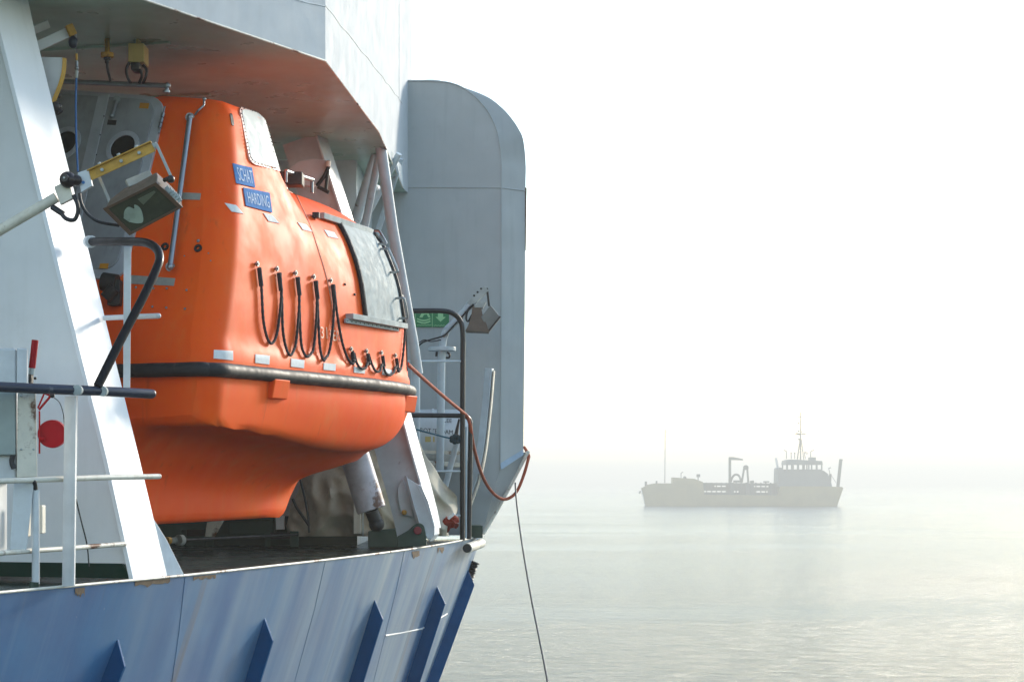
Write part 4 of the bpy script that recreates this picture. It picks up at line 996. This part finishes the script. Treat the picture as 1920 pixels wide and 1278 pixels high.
# ------------------------------------------------------------------ struts under the overhang
ST_ = thing('strut_tripod', P(760, 660, 22.2), 'pale grey tubular struts bracing the overhang beside the wind screen', 'strut frame')
MB().tube([P(712, 262, 21.6), P(736, 430, 21.9), P(774, 640, 22.4), P(783, 700, 22.5)], .062, 18).build('main_tube', M['strut'], ST_)
MB().rod(P(706, 290, 22.0), P(664, 420, 22.2), .06, n=16).build('side_tube', M['strut'], ST_)
MB().rod(P(711, 290, 21.8), P(681, 440, 22.0), .042, n=16).build('side_tube', M['strut'], ST_)
MB().rod(P(748, 288, 22.6), P(676, 430, 23.0), .036, n=16).build('side_tube', M['strut'], ST_)
MB().rod(P(752, 298, 23.4), P(700, 460, 23.8), .034, n=16).build('side_tube', M['strut'], ST_)
MB().prism([P(706, 250, 21.5), P(717, 252, 21.5), P(722, 284, 21.6), P(712, 276, 21.5)], (0, .03, 0)).build('top_gusset', M['strut'], ST_)
MB().prism([P(722, 270, 22.2), P(738, 288, 22.4), P(729, 308, 22.4), P(722, 300, 22.2)], (0, .03, 0)).prism([P(742, 296, 22.9), P(754, 312, 23.3), P(756, 352, 23.4), P(749, 330, 23.1)], (0, .03, 0)).build('side_gusset', M['strut'], ST_)
MB().rod(P(707, 352, 22.2), P(703, 352, 22.0), .035).build('tube_boss', M['strut'], ST_)
vp = thing('vent_post', P(775, 880, 23.4), 'thick white vertical pipe just right of the boat bow', 'pipe')
MB().rod(P(779, 880, 23.4), P(779, 655, 23.4), .055, n=20).build('pipe', M['strut'], vp)

# ------------------------------------------------------------------ far railing
rl = thing('guard_rail', P(868, 1012, 23.3), 'far black pipe railing with rounded corner, in front of the wind screen', 'railing', 'ship railings')
MB().tube(smooth_path([P(758, 583, 23.0), P(800, 582.5, 23.1), P(832, 583, 23.2), P(850, 588, 23.25), P(862, 600, 23.3), P(867.5, 622, 23.3), P(867.5, 700, 23.3), P(867, 860, 23.3), P(867, 1012, 23.3)], 7), .030, 16).build('top_rail', M['rail_black'], rl)
MB().tube(smooth_path([P(760, 778, 23.0), P(820, 778.5, 23.15), P(862, 779, 23.28)], 3), .028, 14).build('second_rail', M['rail_black'], rl)
MB().tube(smooth_path([P(866, 779, 23.35), P(875, 781, 23.4), P(881, 789, 23.45), P(882, 806, 23.45), P(881, 900, 23.45), P(879, 1010, 23.45)], 6), .028, 14).build('second_post', M['rail_black'], rl)
for y in (677, 883, 966):
    MB().rod(P(690 if y > 800 else 762, y, 22.9), P(866, y, 23.3), .013).build('thin_bar', M['strut'], rl)
MB().rod(P(873.5, 1008, 23.4), P(874, 800, 23.4), .012).build('white_stanchion', M['strut'], rl)
MB().abox(P(853, 986, 23.1), P(858.5, 966, 23.14)).build('bar_bracket', M['white_clean'], rl)

# ------------------------------------------------------------------ far floodlight on its mast
f2 = thing('flood_light', P(822, 900, 23.8), 'small dark floodlight on a white bent pole, right of the green sign', 'floodlight', 'deck floodlights')
YQ = 23.8
MB().rod(P(825, 880, YQ), P(828, 655, YQ), .047, n=18).build('mast', M['strut'], f2)
MB().rod(P(829, 658, YQ), P(829, 650.5, YQ), .165, n=30).build('mast_flange', M['strut'], f2, bevel=.006)
MB().tube(smooth_path([P(829, 652, YQ), P(832, 632, YQ), P(838, 618, YQ), P(850, 606, YQ), P(884, 568, YQ)], 5), .045, 16).build('pole', M['strut'], f2)
MB().beam(P(880, 572, YQ), P(912, 541, YQ), .09, .075).build('arm_channel', M['galv'], f2, bevel=.004)
for x, y in ((889, 554), (895.5, 547.5), (902, 541)): MB().ball(P(x, y, YQ - .05), .013, 8, 6).build('arm_bolt', M['dark'], f2)
MB().beam(P(913, 540, YQ), P(917, 574, YQ), .03, .025).build('yoke', M['dark'], f2)
lh = MB()
rings = []
for x0, y0, x1, y1, d in ((886, 574, 902, 573, .06), (884, 592, 905, 590, .08), (878, 612, 914, 612, .14), (873, 622, 917, 624, .16)):
    a, b = P(x0, y0, YQ - .05), P(x1, y1, YQ - .05); o = V((0, d, 0)); rings.append([a - o, b - o, b + o, a + o])
lh.loft(rings).build('lamp_housing', M['bronze'], f2, bevel=.006)
MB().prism([P(x, y, YQ - .17) for x, y in ((902, 594), (920, 572), (938, 594), (916, 621))], (0, .28, 0)).build('lamp_front', paint('lamp_grey', (110, 116, 114), .35), f2, bevel=.006)
MB().beam(P(915, 622, YQ - .18), P(938, 593, YQ - .18), .03, .02).build('lamp_rim', M['dark'], f2)
MB().prism([P(x, y, YQ - .12) for x, y in ((889, 576), (896, 565), (912, 565), (905, 577))], (0, .2, 0)).build('ballast_box', M['galv'], f2, bevel=.004)
MB().tube(smooth_path([P(888, 570, YQ - .1), P(878, 580, YQ - .1), P(874, 596, YQ - .1), P(878, 602, YQ - .1), P(885, 590, YQ - .1)], 5), .012, 8).build('cable', M['cable'], f2)
MB().tube(smooth_path([P(884, 573, YQ - .06), P(862, 598, YQ - .06), P(842, 620, YQ - .06), P(830, 630, YQ - .08), P(806, 637, YQ - .1), P(792, 642, YQ - .1), P(782, 652, YQ - .1)], 6), .010, 8).build('cable', M['cable'], f2)
MB().tube(smooth_path([P(827, 637, YQ - .06), P(808, 640, YQ - .1), P(796, 637, YQ - .1), P(786, 642, YQ - .1)], 6), .007, 8).build('cable', M['cable'], f2)
MB().tube(smooth_path([P(838, 660, YQ), P(843, 664, YQ), P(842, 670, YQ), P(836, 670, YQ)], 4), .012, 8).build('hanging_hook', M['cable'], f2)
MB().tube([P(819, 659, YQ), P(818, 668, YQ)], .014, 8).build('hanging_hook', M['cable'], f2)

# ------------------------------------------------------------------ sign on the screen
sg = thing('safety_sign', P(810, 612, 24.88), 'green liferaft sign with pale raft symbol and down arrow on the grey screen', 'sign')
SY = 24.885
def SP(u, v, off=0): return P(772 + u, 583 + v, SY - off)
MB().abox(SP(0, 0, .012), SP(70, 30, 0)).build('sign_board', M['sign_green'], sg, bevel=.002)
sy = MB()
for u in (6.5, 38): sy.abox(SP(u, 0, .014), SP(u + 1, 30, .012))
sy.abox(SP(0, 24.2, .014), SP(6.5, 25, .012))
def wavy(u0, u1, v, th=.9, amp=.6):
    n = 20; t = [(u0 + (u1 - u0) * k / n, v + amp * math.sin(k * 1.5)) for k in range(n + 1)]
    for (a, b), (c, d) in zip(t, t[1:]): sy.add([SP(a, b, .0135), SP(c, d, .0135), SP(c, d + th, .0135), SP(a, b + th, .0135)], [(0, 1, 2, 3)])
wavy(9, 36.5, 25.5); wavy(41, 66, 26.5)
# raft: tent over two tubes
sy.add([SP(u, v, .0135) for u, v in ((14, 12), (20, 1), (31, 2), (35, 12), (31, 12), (28, 6), (23, 7), (20, 12))], [tuple(range(8))])
for v0 in (13, 17.5):
    pts = [(10 + 25 * k / 10, v0 + 3.4 * math.sin(math.pi * k / 10)) for k in range(11)]
    for (a, b), (c, d) in zip(pts, pts[1:]): sy.add([SP(a, b, .0135), SP(c, d, .0135), SP(c, d + 2.6, .0135), SP(a, b + 2.6, .0135)], [(0, 1, 2, 3)])
sy.add([SP(u, v, .0135) for u, v in ((49, 2), (59, 2), (59, 11), (64, 11), (54, 20), (44.5, 11), (49, 11))], [tuple(range(7))])
sy.build('sign_symbol', M['sign_pale'], sg)

# ------------------------------------------------------------------ liferaft canister
lc = thing('liferaft_canister', P(815, 868, 24.3), 'white liferaft canister with black lettering behind the far railing', 'liferaft')
YR_ = 24.35; rr_ = []
for t, k in ((-.47, .35), (-.46, .6), (-.43, .82), (-.38, .95), (-.30, 1), (-.012, 1), (-.012, 1.03), (.012, 1.03), (.012, 1), (.30, 1), (.38, .95), (.43, .82), (.46, .6), (.47, .35)):
    c = P(812, 820, YR_) + V((t, 0, 0)); r = .345 * k
    rr_.append([c + V((0, math.cos(a) * r, math.sin(a) * r)) for a in [2 * math.pi * i / 36 for i in range(36)]])
MB().loft(rr_).build('shell', M['white_clean'], lc, angle=30)
rc = P(812, 820, YR_)
def canis(px, py, off=.004):
    d = P(px, py, 1.0) - EYE; oz = EYE.z - rc.z; r = .345 + off
    a = d.y ** 2 + d.z ** 2; b = 2 * (d.y * (EYE.y - rc.y) + d.z * oz); c = (EYE.y - rc.y) ** 2 + oz ** 2 - r * r
    t = (-b - math.sqrt(max(0, b * b - 4 * a * c))) / (2 * a); return EYE + d * t
for txt, q in (('ROTTERDAM', [(788, 801.5), (849, 806), (849, 814), (788, 810)]), ('LEE', [(832.5, 784), (847, 785), (847, 792), (832.5, 791)])):
    v, f = text_mesh(txt); MB().add([canis(*quad_px(q, x, 1 - y).xy) for x, y in v], f).build('lettering', M['letter_dark'], lc)
g = [[canis(797 + 18 * i / 4, 818 + 10 * j / 4, .005) for i in range(5)] for j in range(5)]
MB().loft(g, False, False).build('data_label', M['yellow_box'], lc)
cr_ = MB().beam(P(770, 866, 24.05), P(872, 872, 24.05), .3, .06).build('cradle', M['white_rusty'], lc, bevel=.01)
MB().beam(P(772, 846, 24.0), P(868, 849, 24.0), .02, .04).build('strap', M['cream'], lc)

# ------------------------------------------------------------------ curved pipe by the screen
cp = thing('curved_davit_beam', P(885, 985, 24.2), 'white curved channel beam rising left of the wind screen edge', 'beam')
cl = smooth_path([V((917, 690, 0)), V((913, 740, 0)), V((908, 790, 0)), V((902, 840, 0)), V((893, 885, 0)), V((878, 930, 0)), V((862, 968, 0))], 6)
cq = [P(p.x, p.y, 24.35) for p in cl]
MB().loft([[p + V((-.055, 0, 0)), p + V((.035, -.02, 0)), p + V((.06, .10, 0)), p + V((-.03, .12, 0))] for p in cq]).build('channel', M['strut'], cp, bevel=.01)
MB().loft([[p + V((.05, -.01, -.03)), p + V((.062, -.01, -.03)), p + V((.075, .08, -.03)), p + V((.06, .08, -.03))] for p in cq]).build('channel_lip', M['cream'], cp)
ds = tag(MB().rod(P(830, 930, 23.7), P(856, 830, 23.7), .035, n=14).build('diagonal_brace', M['strut']), 'short slanting white tube below the knotted teal line', 'brace')
tl = thing('teal_line', P(858, 832, 23.4), 'thin teal line tied in a knot on the far black post', 'line')
MB().tube(smooth_path([P(768, 801, 23.0), P(800, 810, 23.1), P(830, 818, 23.25), P(856, 824, 23.35)], 5), .010, 8).build('cord', M['teal'], tl)
kn = MB()
for k in range(7): a = k * .9; kn.ball(P(854 + 7 * math.cos(a), 823 + 5 * math.sin(a), 23.3), .032, 10, 7)
kn.build('knot', paint('dark_teal', (8, 46, 58), .8, bump=.6), tl)
MB().rod(P(852, 830, 23.6), P(861, 785, 23.6), .03, .012, 10).build('wrapped_tail', M['cable'], tl)
oc = thing('orange_hose_line', P(940, 935, 24.9), 'rust orange rope running from the boat bow over the railing and looping outboard', 'rope')
MB().tube(smooth_path([P(764, 682, 20.4), P(800, 715, 21.4), P(838, 748, 22.4), P(866, 771, 23.2), P(876, 781, 23.35), P(882, 800, 23.4), P(888, 836, 23.6), P(900, 880, 24.2), P(915, 912, 24.6), P(933, 931, 24.8), P(950, 935, 24.95), P(968, 922, 25.05), P(981, 893, 25.15), P(990, 862, 25.2), P(991, 852, 25.25), P(983, 838, 25.4)], 8), .020, 10).build('rope', M['cord_orange'], oc)
hl = [P(966, 905, 25.05), P(968, 935, 24.6), P(974, 985, 23.8), P(983, 1045, 22.6), P(997, 1125, 21.0), P(1012, 1200, 19.6), P(1027, 1278, 18.2), P(1052, 1420, 16.0)]
zz = hl[-1]; hl += [V((zz.x + .25, zz.y - 1.4, 3.5)), V((zz.x + .5, zz.y - 2.6, .0))]
tag(MB().tube(smooth_path(hl, 8), [.010] * 0 or .0105, 8).build('mooring_line', M['cable']), 'thin dark line slanting down from the ship stern to the water', 'line')

# ------------------------------------------------------------------ fittings under the soffit
jb = thing('junction_box', P(260, 108, 15.9), 'cream junction box with looped black cables under the overhang', 'junction box')
yb = 3.6 * F / (900 - 97) ; yb = 16.2
MB().abox(P(240, 116, yb), P(279, 92, yb + .22)).build('box_body', M['yellow_box'], jb, bevel=.006)
MB().abox(P(255, 96, yb + .05), P(265, 78, yb + .18)).build('hanger', M['yellow_box'], jb)
MB().abox(P(244, 132, yb + .02), P(268, 117, yb + .18)).build('plug_block', M['cable'], jb, bevel=.02)
MB().tube(smooth_path([P(243, 117, yb), P(237, 130, yb), P(239, 145, yb + .02), P(245, 156, yb + .05)], 5), .012, 8).build('cable', M['cable'], jb)
MB().tube(smooth_path([P(262, 130, yb), P(266, 142, yb), P(261, 156, yb + .05)], 5), .012, 8).build('cable', M['cable'], jb)
MB().tube(smooth_path([P(268, 122, yb), P(275, 132, yb), P(273, 145, yb), P(268, 156, yb + .05)], 5), .012, 8).build('cable', M['cable'], jb)
pg = thing('cable_plug', P(201, 110, 16.0), 'small yellow plug on the soffit with one hanging cable', 'plug')
MB().rod(P(201, 108, 16.0), P(201, 99, 16.0), .052, n=20).rod(P(201, 99, 16.0), P(201, 70, 16.3), .02).build('plug_cap', M['rust'], pg, bevel=.006)
MB().tube(smooth_path([P(201, 107, 16.0), P(201, 118, 16.0), P(202, 130, 16.0), P(207, 152, 16.05)], 5), [.03] * 3 + [.018] * 3 + [.011] * 10, 10).build('cable', M['cable'], pg)

# ------------------------------------------------------------------ dredger on the horizon
YB = H * F / 48.0
kx = YB / F
dr = thing('dredger', P(1390, 948, YB), 'hazy dredger with tall mast and crane lying far out on the sea', 'ship')
def DP(x, y, d=0): return V(((x - 960) * kx, YB + d, max(0, H + (YH - y) * kx)))
BWD = 6.0
dh1 = paint('dredger_ochre', (150, 136, 88), .6, msc=.2); dh2 = paint('dredger_teal', (70, 80, 72), .6, msc=.2); dh3 = paint('dredger_grey', (110, 114, 110), .6, msc=.2); dwh = paint('dredger_white', (220, 220, 214), .6)
def slab(mb, poly, d0=-BWD, d1=BWD): return mb.prism([DP(x, y, d0) for x, y in poly], (0, d1 - d0, 0))
# hull with a tapered bow
hx = [(1202, 914, 1209.5, .06), (1206, 913, 1211, .25), (1214, 908, 1216, .55), (1228, 905.5, 1230, .85), (1250, 905.5, 1250, 1), (1315, 906, 1315, 1), (1318, 927, 1318, 1), (1455, 928, 1455, 1), (1458, 911, 1458, 1), (1530, 911, 1530, 1), (1572, 912, 1562, .95), (1577, 914, 1566, .8)]
rg = []
for xt, yt, xb, w in hx:
    rg.append([DP(xt, yt, -BWD * w), DP(xt, yt, BWD * w), DP(xb + (xt - xb) * .15, 941, BWD * w * .97), DP(xb, 949, BWD * w * .9), DP(xb, 949, -BWD * w * .9), DP(xb + (xt - xb) * .15, 941, -BWD * w * .97)])
MB().loft(rg).build('hull', dh1, dr, angle=40)
slab(MB(), [(1201.5, 914), (1204, 913.6), (1211, 948), (1209, 948)], -.5, .5).build('bow_stem', dwh, dr)
slab(MB(), [(1260, 906), (1260, 894.5), (1300, 897), (1316, 903), (1316, 906)], -4, 4).build('forecastle_house', dh1, dr)
hp = MB(); slab(hp, [(1316, 927), (1316, 922), (1456, 923), (1456, 928)], -1, BWD - 1); slab(hp, [(1316, 909.5), (1316, 904.5), (1456, 905.5), (1456, 910.5)], -3, -1); slab(hp, [(1316, 919.5), (1316, 912), (1456, 912.6), (1456, 920)], -2, 0)

for x0, x1, y0, y1 in ((1316, 1338, 909, 914), (1360, 1412, 909, 914), (1440, 1456, 909, 914), (1362, 1369, 918, 924), (1384, 1414, 918, 924), (1438, 1456, 918, 924)): slab(hp, [(x0, y1), (x0, y0), (x1, y0), (x1, y1)], -2.6, -1.2)
hp.build('hopper_coaming', dh2, dr)
for k in range(15): slab(MB(), [(1322 + k * 9.2, 928), (1322 + k * 9.2, 904), (1323.6 + k * 9.2 + (4 if k in (5, 8, 9) else 0), 904), (1323.6 + k * 9.2 + (4 if k in (5, 8, 9) else 0), 928)], -4, -3).build('hopper_frame', dh2, dr)
ac = MB(); slab(ac, [(1454, 912), (1455, 878), (1458, 876), (1464, 877), (1466, 884), (1540, 882), (1548, 888), (1553, 900), (1556, 912)], -5, 5)
ac.build('accommodation', dh3, dr)
wh_ = slab(MB(), [(1470, 884), (1470, 879.5), (1537, 879.5), (1538, 883)], -5.3, 5.3); slab(wh_, [(1469, 871), (1470, 863), (1478, 861), (1537, 864), (1538, 871)], -5.3, 5.3)
for x in (1470, 1479, 1490, 1500, 1511, 1516, 1525, 1535): slab(wh_, [(x, 880), (x, 870), (x + 2.4, 870), (x + 2.4, 880)], -5.3, -5.0); slab(wh_, [(x, 880), (x, 870), (x + 2.4, 870), (x + 2.4, 880)], 5.0, 5.3)
wh_.build('wheelhouse', dh3, dr)
slab(MB(), [(1517, 864), (1517, 857), (1528, 857), (1528, 864)], -2, 2).build('roof_box', dh3, dr)
ml = MB()
def drod(mb, x0, y0, x1, y1, r, d=0): return mb.rod(DP(x0, y0, d), DP(x1, y1, d), r * 1.35 * kx, n=6)
drod(ml, 1494, 862, 1500, 820, .8, -1); drod(ml, 1501, 862, 1501, 818, .9); drod(ml, 1508, 862, 1503, 822, .6, 1); drod(ml, 1501, 822, 1501, 772, .7); drod(ml, 1491, 813, 1511, 813, .8); drod(ml, 1493, 812, 1500, 814.5, 1.2); drod(ml, 1496, 781, 1505, 781, .5)
for x, y in ((1497.5, 808), (1502, 809), (1498, 823), (1497.5, 793)): ml.ball(DP(x, y), 1.7 * kx, 8, 6)
ml.build('main_mast', dh2, dr)
an = MB()
for x0, y0, x1, y1 in ((1474.5, 860, 1474.5, 846), (1475, 846, 1470, 843), (1483.5, 860, 1483.5, 849), (1490, 860, 1490, 849), (1510, 860, 1508, 847), (1520, 857, 1520, 846), (1520, 846, 1526, 843), (1512, 851, 1515, 849)): drod(an, x0, y0, x1, y1, .55)
for x, y in ((1483.5, 849), (1490, 849), (1511, 848)): an.ball(DP(x, y), 1.4 * kx, 8, 6)
an.build('aerials', dh2, dr)
fm = MB(); drod(fm, 1246.5, 905, 1247.3, 804, .55); fm.ball(DP(1249.5, 809), 1.1 * kx, 8, 6); fm.build('fore_mast', dh2, dr)
bo_ = MB(); drod(bo_, 1211, 914, 1211, 902, 1.6); drod(bo_, 1231, 906, 1231, 901, 1.3); drod(bo_, 1277, 895, 1277, 886, .6); drod(bo_, 1277, 886, 1281, 884.5, .6); bo_.ball(DP(1284, 895), 3.2 * kx, 10, 6); drod(bo_, 1309, 904, 1309, 890, .8); slab(bo_, [(1306, 894), (1306, 888.5), (1312.5, 888.5), (1312.5, 894)], -.5, .5); drod(bo_, 1198.5, 925, 1201, 920, 1.4)
bo_.build('bow_fittings', dh2, dr)
crn = MB(); slab(crn, [(1365.5, 905), (1365.5, 857), (1370, 856.5), (1370, 905)], -1.5, -.6); slab(crn, [(1366, 862), (1366, 856.5), (1374, 856.5), (1392, 860), (1392, 862.5), (1374, 862)], -1.6, -.5)
crn.build('deck_crane', dh2, dr)
gp = MB(); gp.tube(smooth_path([DP(1370, 903), DP(1374, 893), DP(1380, 889), DP(1386, 892), DP(1390, 902)], 5), 2.0 * kx, 10); gp.tube([DP(1391, 904), DP(1395, 878)], 1.9 * kx, 8).tube([DP(1403, 904), DP(1401, 876)], 1.9 * kx, 8); gp.ball(DP(1398.5, 876), 5.2 * kx, 14, 10, (1, .6, .9))
gp.build('suction_pipe_gantry', dh2, dr)
dm = MB(); slab(dm, [(1405, 904), (1406, 901), (1412, 900), (1413, 904)], -2, 0); slab(dm, [(1431, 904), (1431, 901.5), (1441, 901.5), (1441, 904)], -2, 0); slab(dm, [(1375, 904), (1375, 900), (1391, 900), (1391, 904)], -3, 0); dm.build('deck_machinery', dh2, dr)
fn_ = MB().rod(DP(1460.5, 878), DP(1460, 884), 4.2 * kx, n=12); drod(fn_, 1455, 886, 1460, 884, 2); fn_.build('funnel', dh3, dr)
drod(MB(), 1458, 876, 1455, 858, 1.6).build('exhaust_plume_pipe', paint('pale_steel', (210, 210, 208), .6), dr)
sc_ = MB(); sc_.beam(DP(1571, 912), DP(1576.5, 861), 3.4 * kx, 1.0); drod(sc_, 1574, 861, 1580, 861.5, .9); drod(sc_, 1556, 905, 1557, 888, 1.8); drod(sc_, 1553, 878, 1558, 876, .7); drod(sc_, 1556.5, 890, 1554, 878, .5); drod(sc_, 1557, 888, 1568, 905, .35); sc_.build('stern_crane', dh2, dr)
MB().ball(DP(1571, 913, -4), 1.6 * kx).build('stern_lifeboat', dwh, dr)
